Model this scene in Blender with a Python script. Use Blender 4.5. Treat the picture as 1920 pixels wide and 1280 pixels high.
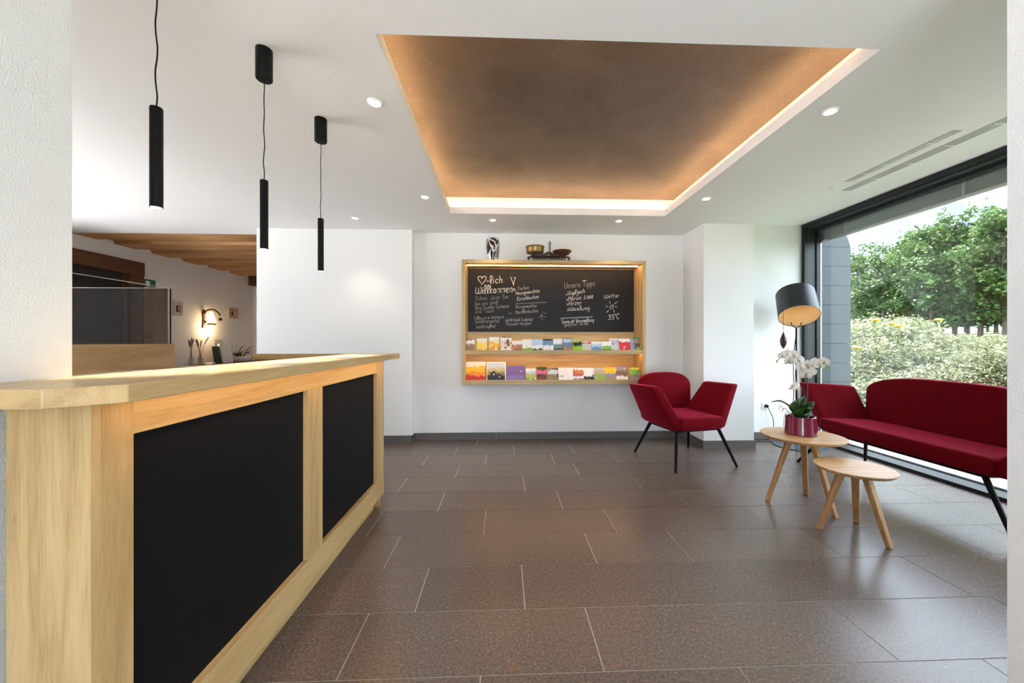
import bpy, bmesh, math, random
import numpy as np
from mathutils import Vector, Matrix
random.seed(7)
for o in list(bpy.data.objects):
    bpy.data.objects.remove(o, do_unlink=True)
S = bpy.context.scene
COL = S.collection

# ------------------------------------------------------------------ camera
cd = bpy.data.cameras.new('camera')
cam = bpy.data.objects.new('camera', cd)
COL.objects.link(cam)
cam.location = (0, 0, 1.2)
cam.rotation_euler = (math.radians(90), 0, math.radians(-2.15))
cd.sensor_width = 36
cd.lens = 700 / 1920 * 36
cd.shift_x = -9 / 1920
cd.clip_start = 0.03
cd.clip_end = 4000
S.camera = cam

# ------------------------------------------------------------------ sky, sun, exposure
S.view_settings.view_transform = 'Standard'
S.view_settings.look = 'None'
S.view_settings.gamma = 1
S.view_settings.use_curve_mapping = False
S.view_settings.exposure = EXPOSURE = 0.74
W = bpy.data.worlds.new('sky')
S.world = W
W.use_nodes = True
bg = W.node_tree.nodes['Background']
bg.inputs['Color'].default_value = (0.75, 0.885, 1.0, 1)
bg.inputs['Strength'].default_value = 5.3
sd = bpy.data.lights.new('sun', 'SUN')
sd.energy = 22.0
sd.angle = math.radians(0.6)
sd.color = (1, 0.95, 0.86)
sun = bpy.data.objects.new('sun', sd)
COL.objects.link(sun)
sun.rotation_euler = Vector((0.14, -0.40, -0.90)).to_track_quat('-Z', 'Y').to_euler()
sun.location = (0, 0, 12)


def portal(name, loc, direction, sx, sy):
    d = bpy.data.lights.new(name, 'AREA')
    d.shape = 'RECTANGLE'
    d.size, d.size_y = sx, sy
    d.cycles.is_portal = True
    o = bpy.data.objects.new(name, d)
    COL.objects.link(o)
    o.location = loc
    o.rotation_euler = Vector(direction).to_track_quat('-Z', 'Y').to_euler()


portal('daylight_portal', (3.97, 2.6, 1.3), (-1, 0, 0), 2.7, 3.9)
portal('daylight_portal', (-5.45, 2.375, 1.24), (1, 0, 0), 2.42, 3.75)
portal('daylight_portal', (0.27, -2.65, 1.2), (0, 1, 0), 2.6, 2.4)
S.cycles.use_denoising = True
S.cycles.max_bounces = 9
S.cycles.diffuse_bounces = 6
S.cycles.glossy_bounces = 3
S.cycles.transparent_max_bounces = 12
S.cycles.caustics_reflective = False
S.cycles.caustics_refractive = False
S.cycles.sample_clamp_indirect = 8.0


# ------------------------------------------------------------------ helpers: meshes
def B():
    return bmesh.new()


def box(bm, x0, x1, y0, y1, z0, z1):
    v = [bm.verts.new(p) for p in ((x0, y0, z0), (x1, y0, z0), (x1, y1, z0), (x0, y1, z0),
                                   (x0, y0, z1), (x1, y0, z1), (x1, y1, z1), (x0, y1, z1))]
    for f in ((0, 3, 2, 1), (4, 5, 6, 7), (0, 1, 5, 4), (1, 2, 6, 5), (2, 3, 7, 6), (3, 0, 4, 7)):
        bm.faces.new([v[i] for i in f])
    return bm


def hexa(bm, pts):
    """pts: four bottom corners (counter-clockwise from above) then four top corners"""
    v = [bm.verts.new(p) for p in pts]
    for f in ((0, 3, 2, 1), (4, 5, 6, 7), (0, 1, 5, 4), (1, 2, 6, 5), (2, 3, 7, 6), (3, 0, 4, 7)):
        bm.faces.new([v[i] for i in f])
    bmesh.ops.recalc_face_normals(bm, faces=bm.faces)
    return bm


def prism(bm, pts, z0, z1, axis='z'):
    def P(a, b, c):
        return {'z': (a, b, c), 'y': (a, c, b), 'x': (c, a, b)}[axis]
    lo = [bm.verts.new(P(a, b, z0)) for a, b in pts]
    hi = [bm.verts.new(P(a, b, z1)) for a, b in pts]
    n = len(pts)
    bm.faces.new(lo[::-1])
    bm.faces.new(hi)
    for i in range(n):
        bm.faces.new([lo[i], lo[(i + 1) % n], hi[(i + 1) % n], hi[i]])
    bmesh.ops.recalc_face_normals(bm, faces=bm.faces)
    return bm


def lathe(bm, prof, cx=0, cy=0, n=28):
    """prof: list of (radius, z); caps where the radius is 0"""
    rings = []
    for r, z in prof:
        if r <= 1e-6:
            rings.append([bm.verts.new((cx, cy, z))])
        else:
            rings.append([bm.verts.new((cx + r * math.cos(2 * math.pi * i / n), cy + r * math.sin(2 * math.pi * i / n), z)) for i in range(n)])
    for a, b in zip(rings, rings[1:]):
        for i in range(n):
            j = (i + 1) % n
            if len(a) == 1 and len(b) == 1:
                continue
            if len(a) == 1:
                bm.faces.new([a[0], b[j], b[i]])
            elif len(b) == 1:
                bm.faces.new([a[i], a[j], b[0]])
            else:
                bm.faces.new([a[i], a[j], b[j], b[i]])
    bmesh.ops.recalc_face_normals(bm, faces=bm.faces)
    return bm


def tube(bm, pts, r, n=10, r2=None, cap=True):
    pts = [Vector(p) for p in pts]
    m = len(pts)
    rings = []
    up = None
    for i, p in enumerate(pts):
        t = (pts[min(i + 1, m - 1)] - pts[max(i - 1, 0)]).normalized()
        if up is None:
            up = t.orthogonal().normalized()
        up = (up - t * up.dot(t)).normalized()
        s = t.cross(up)
        rr = r if r2 is None else r + (r2 - r) * i / (m - 1)
        rings.append([bm.verts.new(p + (up * math.cos(2 * math.pi * k / n) + s * math.sin(2 * math.pi * k / n)) * rr) for k in range(n)])
    for a, b in zip(rings, rings[1:]):
        for k in range(n):
            j = (k + 1) % n
            bm.faces.new([a[k], a[j], b[j], b[k]])
    if cap:
        bm.faces.new(rings[0][::-1])
        bm.faces.new(rings[-1])
    bmesh.ops.recalc_face_normals(bm, faces=bm.faces)
    return bm


def smooth_path(pts, k=6):
    P = [Vector(p) for p in pts]
    P = [P[0] * 2 - P[1]] + P + [P[-1] * 2 - P[-2]]
    out = []
    for i in range(1, len(P) - 2):
        for s in range(k):
            t = s / k
            a, b, c, d = P[i - 1], P[i], P[i + 1], P[i + 2]
            out.append(0.5 * ((2 * b) + (c - a) * t + (2 * a - 5 * b + 4 * c - d) * t * t + (3 * b - a - 3 * c + d) * t ** 3))
    out.append(P[-2])
    return out


def bevel(bm, w, seg=2, ang=30):
    ed = [e for e in bm.edges if len(e.link_faces) == 2 and e.calc_face_angle(0) > math.radians(ang)]
    bmesh.ops.bevel(bm, geom=ed, offset=w, segments=seg, affect='EDGES', profile=0.5, clamp_overlap=True)
    return bm


def wloc(o):
    p = Vector((0, 0, 0))
    while o is not None:
        p = p + Vector(o.location)
        o = o.parent
    return p


def obj(name, bm, mat, parent=None, smooth=False, world=False, bev=0, seg=2):
    if bev:
        bevel(bm, bev, seg)
    if parent is not None and world:
        bmesh.ops.translate(bm, verts=bm.verts, vec=-wloc(parent))
    me = bpy.data.meshes.new(name)
    bm.to_mesh(me)
    bm.free()
    if mat is not None:
        me.materials.append(mat)
    if smooth:
        me.polygons.foreach_set('use_smooth', [True] * len(me.polygons))
        try:
            me.set_sharp_from_angle(angle=math.radians(40))
        except Exception:
            pass
    o = bpy.data.objects.new(name, me)
    COL.objects.link(o)
    if parent is not None:
        o.parent = parent
    return o


def np_mesh(name, V, Q, mat, smooth=False):
    me = bpy.data.meshes.new(name)
    V = np.asarray(V, dtype=np.float32)
    Q = np.asarray(Q, dtype=np.int32)
    k = Q.shape[1]
    me.vertices.add(len(V))
    me.vertices.foreach_set('co', V.ravel())
    me.loops.add(Q.size)
    me.loops.foreach_set('vertex_index', Q.ravel())
    me.polygons.add(len(Q))
    me.polygons.foreach_set('loop_start', np.arange(0, Q.size, k, dtype=np.int32))
    me.polygons.foreach_set('loop_total', np.full(len(Q), k, dtype=np.int32))
    me.update(calc_edges=True)
    me.materials.append(mat)
    return me


def link_mesh(name, me, parent=None):
    o = bpy.data.objects.new(name, me)
    COL.objects.link(o)
    if parent is not None:
        o.parent = parent
    return o


def thing(name, label, cat, loc=(0, 0, 0), rz=0, group=None):
    o = bpy.data.objects.new(name, None)
    COL.objects.link(o)
    o.empty_display_size = 0.1
    o.location = loc
    o.rotation_euler = (0, 0, rz)
    o['label'] = label
    o['category'] = cat
    if group:
        o['group'] = group
    return o


def tag(o, label, cat, group=None):
    o['label'] = label
    o['category'] = cat
    if group:
        o['group'] = group
    return o


def struct(name, bm=None, mat=None, **kw):
    if bm is None:
        o = bpy.data.objects.new(name, None)
        COL.objects.link(o)
    else:
        o = obj(name, bm, mat, **kw)
    o['kind'] = 'structure'
    return o


def dup(root, loc, rz=None, label=None, group=None):
    r = root.copy()
    COL.objects.link(r)
    r.location = loc
    if rz is not None:
        r.rotation_euler = (0, 0, rz)
    if label:
        r['label'] = label
    if group:
        r['group'] = group
    for ch in list(root.children):
        c = ch.copy()
        COL.objects.link(c)
        c.parent = r
        for g in list(ch.children):
            d = g.copy()
            COL.objects.link(d)
            d.parent = c
    return r


# ------------------------------------------------------------------ helpers: materials
def newmat(name):
    m = bpy.data.materials.new(name)
    m.use_nodes = True
    return m, m.node_tree.nodes, m.node_tree.links, m.node_tree.nodes['Principled BSDF']


def plain(name, c, rough=0.5, metal=0, spec=0.5, bump=0, bscale=200, sheen=0, coat=0):
    m, N, L, p = newmat(name)
    p.inputs['Base Color'].default_value = (*c, 1)
    p.inputs['Roughness'].default_value = rough
    p.inputs['Metallic'].default_value = metal
    p.inputs['Specular IOR Level'].default_value = spec
    if sheen:
        p.inputs['Sheen Weight'].default_value = sheen
        p.inputs['Sheen Roughness'].default_value = 0.35
    if coat:
        p.inputs['Coat Weight'].default_value = coat
    tc = N.new('ShaderNodeTexCoord')
    n = N.new('ShaderNodeTexNoise')
    n.inputs['Scale'].default_value = bscale
    n.inputs['Detail'].default_value = 3
    L.new(tc.outputs['Object'], n.inputs['Vector'])
    hs = N.new('ShaderNodeHueSaturation')
    mr = N.new('ShaderNodeMapRange')
    mr.inputs[3].default_value = 0.94
    mr.inputs[4].default_value = 1.06
    hs.inputs['Color'].default_value = (*c, 1)
    L.new(n.outputs['Fac'], mr.inputs[0])
    L.new(mr.outputs[0], hs.inputs['Value'])
    L.new(hs.outputs[0], p.inputs['Base Color'])
    if bump:
        b = N.new('ShaderNodeBump')
        b.inputs['Strength'].default_value = bump
        b.inputs['Distance'].default_value = 0.002
        L.new(n.outputs['Fac'], b.inputs['Height'])
        L.new(b.outputs[0], p.inputs['Normal'])
    return m


def emit(name, c, s):
    m, N, L, p = newmat(name)
    p.inputs['Base Color'].default_value = (*c, 1)
    p.inputs['Emission Color'].default_value = (*c, 1)
    p.inputs['Emission Strength'].default_value = s
    return m


def ramp(N, stops):
    r = N.new('ShaderNodeValToRGB')
    el = r.color_ramp.elements
    while len(el) < len(stops):
        el.new(0.5)
    for e, (p, c) in zip(el, stops):
        e.position = p
        e.color = (*c, 1)
    return r


def wood(name, axis, light, mid, dark, rough=0.5, cross=9.0, knots=True):
    """grain runs along axis (object space)"""
    m, N, L, p = newmat(name)
    tc = N.new('ShaderNodeTexCoord')
    mp = N.new('ShaderNodeMapping')
    oi = N.new('ShaderNodeObjectInfo')
    sc = {'x': (0.55, cross, cross), 'y': (cross, 0.55, cross), 'z': (cross, cross, 0.55)}[axis]
    mp.inputs['Scale'].default_value = sc
    add = N.new('ShaderNodeVectorMath')
    mul = N.new('ShaderNodeVectorMath')
    mul.operation = 'SCALE'
    mul.inputs[0].default_value = (3.7, 5.1, 2.3)
    L.new(oi.outputs['Random'], mul.inputs['Scale'])
    L.new(tc.outputs['Object'], add.inputs[0])
    L.new(mul.outputs[0], add.inputs[1])
    L.new(add.outputs[0], mp.inputs['Vector'])
    n1 = N.new('ShaderNodeTexNoise')
    n1.inputs['Scale'].default_value = 1.0
    n1.inputs['Detail'].default_value = 3
    n1.inputs['Distortion'].default_value = 0.6
    L.new(mp.outputs[0], n1.inputs['Vector'])
    wv = N.new('ShaderNodeMath')
    wv.operation = 'MULTIPLY'
    wv.inputs[1].default_value = 9.0
    L.new(n1.outputs['Fac'], wv.inputs[0])
    fr = N.new('ShaderNodeMath')
    fr.operation = 'PINGPONG'
    fr.inputs[1].default_value = 1.0
    L.new(wv.outputs[0], fr.inputs[0])
    mp2 = N.new('ShaderNodeMapping')
    mp2.inputs['Scale'].default_value = tuple(v * (13 if v > 1 else 9) for v in sc)
    L.new(add.outputs[0], mp2.inputs['Vector'])
    n2 = N.new('ShaderNodeTexNoise')
    n2.inputs['Scale'].default_value = 3.0
    n2.inputs['Detail'].default_value = 4
    L.new(mp2.outputs[0], n2.inputs['Vector'])
    mx = N.new('ShaderNodeMath')
    mx.operation = 'MULTIPLY_ADD'
    mx.inputs[1].default_value = 0.32
    L.new(fr.outputs[0], mx.inputs[0])
    m2 = N.new('ShaderNodeMath')
    m2.operation = 'MULTIPLY'
    m2.inputs[1].default_value = 0.68
    L.new(n2.outputs['Fac'], m2.inputs[0])
    L.new(m2.outputs[0], mx.inputs[2])
    r = ramp(N, [(0.22, dark), (0.5, mid), (0.75, light)])
    L.new(mx.outputs[0], r.inputs[0])
    col = r.outputs[0]
    if knots:
        vo = N.new('ShaderNodeTexVoronoi')
        mp3 = N.new('ShaderNodeMapping')
        mp3.inputs['Scale'].default_value = tuple((2.2 if v < 1 else 4.6) for v in sc)
        L.new(add.outputs[0], mp3.inputs['Vector'])
        L.new(mp3.outputs[0], vo.inputs['Vector'])
        vo.inputs['Scale'].default_value = 1.0
        kr = ramp(N, [(0.012, (1, 1, 1)), (0.035, (0, 0, 0))])
        L.new(vo.outputs['Distance'], kr.inputs[0])
        mm = N.new('ShaderNodeMix')
        mm.data_type = 'RGBA'
        mm.inputs['B'].default_value = (*[c * 0.55 for c in dark], 1)
        L.new(kr.outputs[0], mm.inputs['Factor'])
        L.new(col, mm.inputs['A'])
        col = mm.outputs['Result']
    L.new(col, p.inputs['Base Color'])
    p.inputs['Roughness'].default_value = rough
    b = N.new('ShaderNodeBump')
    b.inputs['Strength'].default_value = 0.12
    b.inputs['Distance'].default_value = 0.002
    L.new(n2.outputs['Fac'], b.inputs['Height'])
    L.new(b.outputs[0], p.inputs['Normal'])
    return m


OL, OM, OD = (0.54, 0.385, 0.185), (0.475, 0.325, 0.142), (0.36, 0.228, 0.088)
OAKX = wood('oak_grain_x', 'x', OL, OM, OD)
OAKY = wood('oak_grain_y', 'y', OL, OM, OD)
OAKZ = wood('oak_grain_z', 'z', OL, OM, OD)
OAKTOP = wood('oak_worktop', 'y', OL, OM, OD, rough=0.32)
OAKBX = wood('brown_oak_x', 'x', (0.46, 0.29, 0.125), (0.39, 0.235, 0.092), (0.28, 0.155, 0.055))
OAKBY = wood('brown_oak_y', 'y', (0.46, 0.29, 0.125), (0.39, 0.235, 0.092), (0.28, 0.155, 0.055), cross=6)
LARCH = wood('larch_boards', 'x', (0.56, 0.30, 0.115), (0.46, 0.225, 0.08), (0.31, 0.135, 0.045), cross=7)
DARKW = wood('dark_stained_wood', 'y', (0.13, 0.05, 0.018), (0.095, 0.034, 0.011), (0.05, 0.017, 0.006), knots=False)
DARKWZ = wood('dark_stained_wood_upright', 'z', (0.13, 0.05, 0.018), (0.095, 0.034, 0.011), (0.05, 0.017, 0.006), knots=False)
TABLEW = wood('oiled_oak', 'x', (0.62, 0.40, 0.20), (0.52, 0.31, 0.14), (0.40, 0.22, 0.09), rough=0.38, cross=14, knots=False)
LEGW = wood('oiled_oak_leg', 'z', (0.55, 0.33, 0.145), (0.46, 0.25, 0.10), (0.34, 0.175, 0.062), rough=0.42, cross=16, knots=False)
WALL = plain('white_plaster', (0.83, 0.83, 0.825), 0.9, spec=0.2, bump=0.12, bscale=160)
WALLR = plain('white_roughcast', (0.80, 0.80, 0.785), 0.92, spec=0.2, bump=0.9, bscale=230)
CEIL = plain('white_ceiling_paint', (0.83, 0.83, 0.835), 0.92, spec=0.2, bump=0.03)
BLACK = plain('black_laminate', (0.0045, 0.005, 0.0065), 0.6, spec=0.12)
BLACKM = plain('matt_black_metal', (0.004, 0.004, 0.0045), 0.5, spec=0.12)
ANTH = plain('anthracite_aluminium', (0.013, 0.017, 0.019), 0.4, spec=0.35)
ANTH2 = plain('anthracite_aluminium_light', (0.030, 0.037, 0.039), 0.42, spec=0.4)
GREYP = plain('vent_grey', (0.58, 0.58, 0.58), 0.6)
STEEL = plain('light_aluminium', (0.62, 0.62, 0.60), 0.35, metal=0.6)
VELVET = plain('red_velvet', (0.135, 0.0015, 0.0055), 0.8, spec=0.06, bump=0.25, bscale=350, sheen=0.62)
m = VELVET
m.node_tree.nodes['Principled BSDF'].inputs['Sheen Tint'].default_value = (1.0, 0.075, 0.19, 1)
SLATE = plain('chalkboard_slate', (0.011, 0.012, 0.0135), 0.55, spec=0.28, bump=0.03)
CHALK = plain('chalk', (0.72, 0.72, 0.70), 0.95, spec=0.05)
CHALK2 = plain('faint_chalk', (0.36, 0.36, 0.345), 0.95, spec=0.05)
WARM = emit('warm_led', (1.0, 0.52, 0.17), 22)
WARMK = emit('warm_led_counter', (1.0, 0.55, 0.13), 22)
WARMC = emit('warm_led_cove', (1.0, 0.62, 0.30), 13)
LAMPW = emit('lamp_disc', (1.0, 0.93, 0.82), 14)
WHITEP = plain('white_enamel', (0.86, 0.86, 0.85), 0.35)
PAPER = plain('white_paper', (0.78, 0.77, 0.75), 0.6)


def stone_tile():
    m, N, L, p = newmat('speckled_stone')
    tc = N.new('ShaderNodeTexCoord')
    oi = N.new('ShaderNodeObjectInfo')
    off = N.new('ShaderNodeVectorMath')
    off.operation = 'SCALE'
    off.inputs[0].default_value = (7.1, 3.3, 0)
    L.new(oi.outputs['Random'], off.inputs['Scale'])
    ad = N.new('ShaderNodeVectorMath')
    L.new(tc.outputs['Object'], ad.inputs[0])
    L.new(off.outputs[0], ad.inputs[1])
    n = N.new('ShaderNodeTexNoise')
    n.inputs['Scale'].default_value = 90
    n.inputs['Detail'].default_value = 5
    n.inputs['Roughness'].default_value = 0.7
    L.new(ad.outputs[0], n.inputs['Vector'])
    r = ramp(N, [(0.3, (0.060, 0.045, 0.037)), (0.5, (0.120, 0.090, 0.074)), (0.72, (0.20, 0.152, 0.125))])
    L.new(n.outputs['Fac'], r.inputs[0])
    # pale flecks
    v = N.new('ShaderNodeTexVoronoi')
    v.inputs['Scale'].default_value = 85
    L.new(ad.outputs[0], v.inputs['Vector'])
    vr = ramp(N, [(0.10, (1, 1, 1)), (0.20, (0, 0, 0))])
    L.new(v.outputs['Distance'], vr.inputs[0])
    sep = N.new('ShaderNodeSeparateColor')
    L.new(v.outputs['Color'], sep.inputs[0])
    gt = N.new('ShaderNodeMath')
    gt.operation = 'GREATER_THAN'
    gt.inputs[1].default_value = 0.72
    L.new(sep.outputs[0], gt.inputs[0])
    mu = N.new('ShaderNodeMath')
    mu.operation = 'MULTIPLY'
    L.new(vr.outputs[0], mu.inputs[0])
    L.new(gt.outputs[0], mu.inputs[1])
    m1 = N.new('ShaderNodeMix')
    m1.data_type = 'RGBA'
    m1.inputs['B'].default_value = (0.36, 0.33, 0.31, 1)
    L.new(mu.outputs[0], m1.inputs['Factor'])
    L.new(r.outputs[0], m1.inputs['A'])
    # rusty patches
    n2 = N.new('ShaderNodeTexNoise')
    n2.inputs['Scale'].default_value = 9
    n2.inputs['Detail'].default_value = 6
    n2.inputs['Roughness'].default_value = 0.75
    L.new(ad.outputs[0], n2.inputs['Vector'])
    r2 = ramp(N, [(0.60, (0, 0, 0)), (0.74, (0.85, 0.85, 0.85))])
    L.new(n2.outputs['Fac'], r2.inputs[0])
    m2 = N.new('ShaderNodeMix')
    m2.data_type = 'RGBA'
    m2.inputs['B'].default_value = (0.24, 0.10, 0.055, 1)
    L.new(r2.outputs[0], m2.inputs['Factor'])
    L.new(m1.outputs['Result'], m2.inputs['A'])
    hs = N.new('ShaderNodeHueSaturation')
    mr = N.new('ShaderNodeMapRange')
    mr.inputs[3].default_value = 0.88
    mr.inputs[4].default_value = 1.10
    L.new(oi.outputs['Random'], mr.inputs[0])
    L.new(mr.outputs[0], hs.inputs['Value'])
    L.new(m2.outputs['Result'], hs.inputs['Color'])
    L.new(hs.outputs[0], p.inputs['Base Color'])
    p.inputs['Roughness'].default_value = 0.27
    p.inputs['Specular IOR Level'].default_value = 0.5
    b = N.new('ShaderNodeBump')
    b.inputs['Strength'].default_value = 0.10
    b.inputs['Distance'].default_value = 0.001
    L.new(n.outputs['Fac'], b.inputs['Height'])
    L.new(b.outputs[0], p.inputs['Normal'])
    return m


TILE = stone_tile()
GROUT = plain('grey_grout', (0.38, 0.355, 0.33), 0.85)


def plaster_brown():
    m, N, L, p = newmat('trowelled_metallic_plaster')
    tc = N.new('ShaderNodeTexCoord')
    n = N.new('ShaderNodeTexNoise')
    n.inputs['Scale'].default_value = 2.2
    n.inputs['Detail'].default_value = 8
    n.inputs['Distortion'].default_value = 0.8
    L.new(tc.outputs['Object'], n.inputs['Vector'])
    r = ramp(N, [(0.3, (0.105, 0.080, 0.063)), (0.7, (0.165, 0.130, 0.105))])
    L.new(n.outputs['Fac'], r.inputs[0])
    v = N.new('ShaderNodeTexNoise')
    v.inputs['Scale'].default_value = 95
    v.inputs['Detail'].default_value = 2
    L.new(tc.outputs['Object'], v.inputs['Vector'])
    vr = ramp(N, [(0.66, (0, 0, 0)), (0.74, (1, 1, 1))])
    L.new(v.outputs['Fac'], vr.inputs[0])
    mx = N.new('ShaderNodeMix')
    mx.data_type = 'RGBA'
    mx.inputs['B'].default_value = (0.33, 0.27, 0.21, 1)
    L.new(vr.outputs[0], mx.inputs['Factor'])
    L.new(r.outputs[0], mx.inputs['A'])
    L.new(mx.outputs['Result'], p.inputs['Base Color'])
    p.inputs['Roughness'].default_value = 0.55
    b = N.new('ShaderNodeBump')
    b.inputs['Strength'].default_value = 0.35
    b.inputs['Distance'].default_value = 0.003
    L.new(v.outputs['Fac'], b.inputs['Height'])
    L.new(b.outputs[0], p.inputs['Normal'])
    return m


COFFER = plaster_brown()


def thin_glass(name, tint, ior=1.45):
    m, N, L, p = newmat(name)
    N.remove(p)
    out = N['Material Output']
    t = N.new('ShaderNodeBsdfTransparent')
    t.inputs[0].default_value = (*tint, 1)
    g = N.new('ShaderNodeBsdfGlossy')
    g.inputs['Roughness'].default_value = 0.0
    g.inputs['Color'].default_value = (1, 1, 1, 1)
    fr = N.new('ShaderNodeFresnel')
    ge = N.new('ShaderNodeNewGeometry')      # same reflectance from both faces of the thin pane
    io = N.new('ShaderNodeMapRange')
    io.inputs[3].default_value = ior
    io.inputs[4].default_value = 1 / ior
    L.new(ge.outputs['Backfacing'], io.inputs[0])
    L.new(io.outputs[0], fr.inputs[0])
    mx = N.new('ShaderNodeMixShader')
    L.new(fr.outputs[0], mx.inputs[0])
    L.new(t.outputs[0], mx.inputs[1])
    L.new(g.outputs[0], mx.inputs[2])
    L.new(mx.outputs[0], out.inputs[0])
    return m


GLASS = thin_glass('window_glass', (0.965, 0.962, 0.975))
TINT = thin_glass('smoked_glass', (0.70, 0.655, 0.61), 1.13)
CLEAR = thin_glass('clear_glass', (0.86, 0.88, 0.88))


def leaf_mat(name, c1, c2, trans=0.35, rough=0.5):
    m, N, L, p = newmat(name)
    out = N['Material Output']
    tc = N.new('ShaderNodeTexCoord')
    n = N.new('ShaderNodeTexNoise')
    n.inputs['Scale'].default_value = 5
    n.inputs['Detail'].default_value = 4
    L.new(tc.outputs['Object'], n.inputs['Vector'])
    r = ramp(N, [(0.35, c1), (0.65, c2)])
    L.new(n.outputs['Fac'], r.inputs[0])
    L.new(r.outputs[0], p.inputs['Base Color'])
    p.inputs['Roughness'].default_value = rough
    p.inputs['Specular IOR Level'].default_value = 0.4
    t = N.new('ShaderNodeBsdfTranslucent')
    L.new(r.outputs[0], t.inputs[0])
    mx = N.new('ShaderNodeMixShader')
    mx.inputs[0].default_value = trans
    L.new(p.outputs[0], mx.inputs[1])
    L.new(t.outputs[0], mx.inputs[2])
    L.new(mx.outputs[0], out.inputs[0])
    return m


TREELEAF = leaf_mat('orchard_leaves', (0.022, 0.058, 0.012), (0.085, 0.145, 0.034), 0.30)
SHRUBLEAF = leaf_mat('shrub_leaves', (0.075, 0.10, 0.042), (0.235, 0.25, 0.145))
BARK = plain('bark', (0.10, 0.075, 0.055), 0.9, bump=0.6, bscale=60)
GRASS = plain('meadow', (0.062, 0.082, 0.026), 0.95, bscale=8)
ORCHLEAF = leaf_mat('orchid_leaf', (0.018, 0.075, 0.014), (0.03, 0.11, 0.02), 0.12, 0.35)

# ------------------------------------------------------------------ room shell
ZC = 2.53          # ceiling
ZR = 2.64          # raised ceiling strip along the window
XL = -5.29         # left wall

fl = struct('floor', box(B(), XL - 0.2, 3.72, -2.7, 8.3, -0.12, -0.0018), GROUT)
ROWS = {-1: [-0.08, 0.87, 1.81], 0: [-0.59, 0.37, 1.49], 1: [-0.39, 0.10, 1.26, 2.22], 2: [-0.63, 0.51, 1.04, 1.90, 2.76, 3.14],
        3: [-0.12, 0.72, 1.74, 2.71], 4: [-0.46, 0.43, 1.36, 2.35, 3.25], 5: [-0.84, 0.18, 1.15, 1.82, 2.75],
        6: [-1.11, -0.42, 0.69, 1.58, 2.60], 7: [-0.78, -0.17, 0.51, 1.14, 1.94, 2.9], 8: [-0.51, 0.12, 0.77, 1.48, 2.5], 9: [-0.31, 0.47, 1.23, 1.74]}
DY = 0.3287
G = 0.0021
for k in range(-5, 10):
    y0 = 1.3455 + k * DY
    y1 = min(y0 + DY, 4.605)
    xs = list(ROWS.get(k, [random.uniform(-0.8, 0.2)]))
    while xs[0] > XL + 0.5:
        xs.insert(0, xs[0] - random.choice((0.72, 0.95, 1.12)))
    while xs[-1] < 2.8:
        xs.append(xs[-1] + random.choice((0.8, 0.98, 1.12)))
    xs = [XL] + [x for x in xs if x > XL + 0.05] + [3.745]
    for a, b in zip(xs, xs[1:]):
        obj('floor_tile', box(B(), a + G, b - G, y0 + G, y1 - G, -0.02, 0), TILE, fl)

bm = B()
CX0, CX1, CY0, CY1 = -0.552, 1.72, 1.637, 3.90
for a in ((XL, CX0, -2.7, 4.76), (CX1, 2.83, -2.7, 4.76), (CX0, CX1, -2.7, CY0), (CX0, CX1, CY1, 4.76), (2.83, 3.9, -2.7, 2.03)):
    box(bm, *a, ZC, ZC + 0.072)
ce = struct('ceiling', bm, CEIL)
bm = B()
box(bm, 2.80, 4.0, 2.03, 4.76, ZR, ZR + 0.06)
box(bm, 2.80, 2.83, 2.03, 4.76, ZC + 0.072, ZR)
box(bm, 2.83, 3.72, 2.0, 2.03, ZC + 0.072, ZR)
obj('raised_ceiling_strip', bm, CEIL, ce)
bm = B()
E2 = 0.17
ZP = ZC + 0.235
box(bm, CX0 - E2, CX1 + E2, CY0 - E2, CY1 + E2, ZP, ZP + 0.03)
obj('coffer_panel', bm, COFFER, ce)
bm = B()
for a in ((CX0 - E2 - 0.02, CX0 - E2, CY0 - E2, CY1 + E2), (CX1 + E2, CX1 + E2 + 0.02, CY0 - E2, CY1 + E2),
          (CX0 - E2, CX1 + E2, CY0 - E2 - 0.02, CY0 - E2), (CX0 - E2, CX1 + E2, CY1 + E2, CY1 + E2 + 0.02)):
    box(bm, *a, ZC + 0.072, ZP + 0.03)
obj('cove_side', bm, CEIL, ce)
e = 0.075
for a in ((CX0 - e - .012, CX0 - e, CY0 - e, CY1 + e), (CX1 + e, CX1 + e + .012, CY0 - e, CY1 + e),
          (CX0 - e, CX1 + e, CY0 - e - .012, CY0 - e), (CX0 - e, CX1 + e, CY1 + e, CY1 + e + .012)):
    tag_o = obj('light_strip', box(B(), *a, ZC + 0.084, ZC + 0.100), WARMC, ce)

struct('wall_back', box(B(), -1.08, 2.27, 4.605, 4.80, -0.05, 2.70), WALL)
struct('wall_back_left', box(B(), -2.885, -1.08, 4.49, 4.77, -0.05, ZC), WALL)
struct('wall_column', box(B(), 2.262, 2.842, 4.125, 4.80, -0.05, ZC), WALL)
struct('wall_back_right', box(B(), 2.842, 3.72, 4.492, 4.80, -0.05, ZR), WALL)
bm = B()
box(bm, XL - 0.3, XL, 4.25, 8.4, -0.05, 2.9)
box(bm, XL - 0.3, XL, -2.7, 0.5, -0.05, 2.7)
box(bm, XL - 0.3, XL, 0.5, 4.25, -0.05, 0.02)
box(bm, XL - 0.3, XL, 0.5, 4.25, 2.45, 2.7)
struct('wall_left', bm, WALL)
struct('wall_left_near', box(B(), -1.34, -1.07, -2.7, 0.969, -0.05, ZC), WALLR)
struct('wall_right_near', box(B(), 1.62, 1.90, -2.7, 1.14, -0.05, ZC), WALLR)
bm = B()
box(bm, XL, -1.03, -2.9, -2.7, -0.05, 2.7)
box(bm, 1.57, 3.9, -2.9, -2.7, -0.05, 2.7)
box(bm, -1.03, 1.57, -2.9, -2.7, 2.40, 2.7)
struct('wall_behind', bm, WALL)
bm = B()
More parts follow.
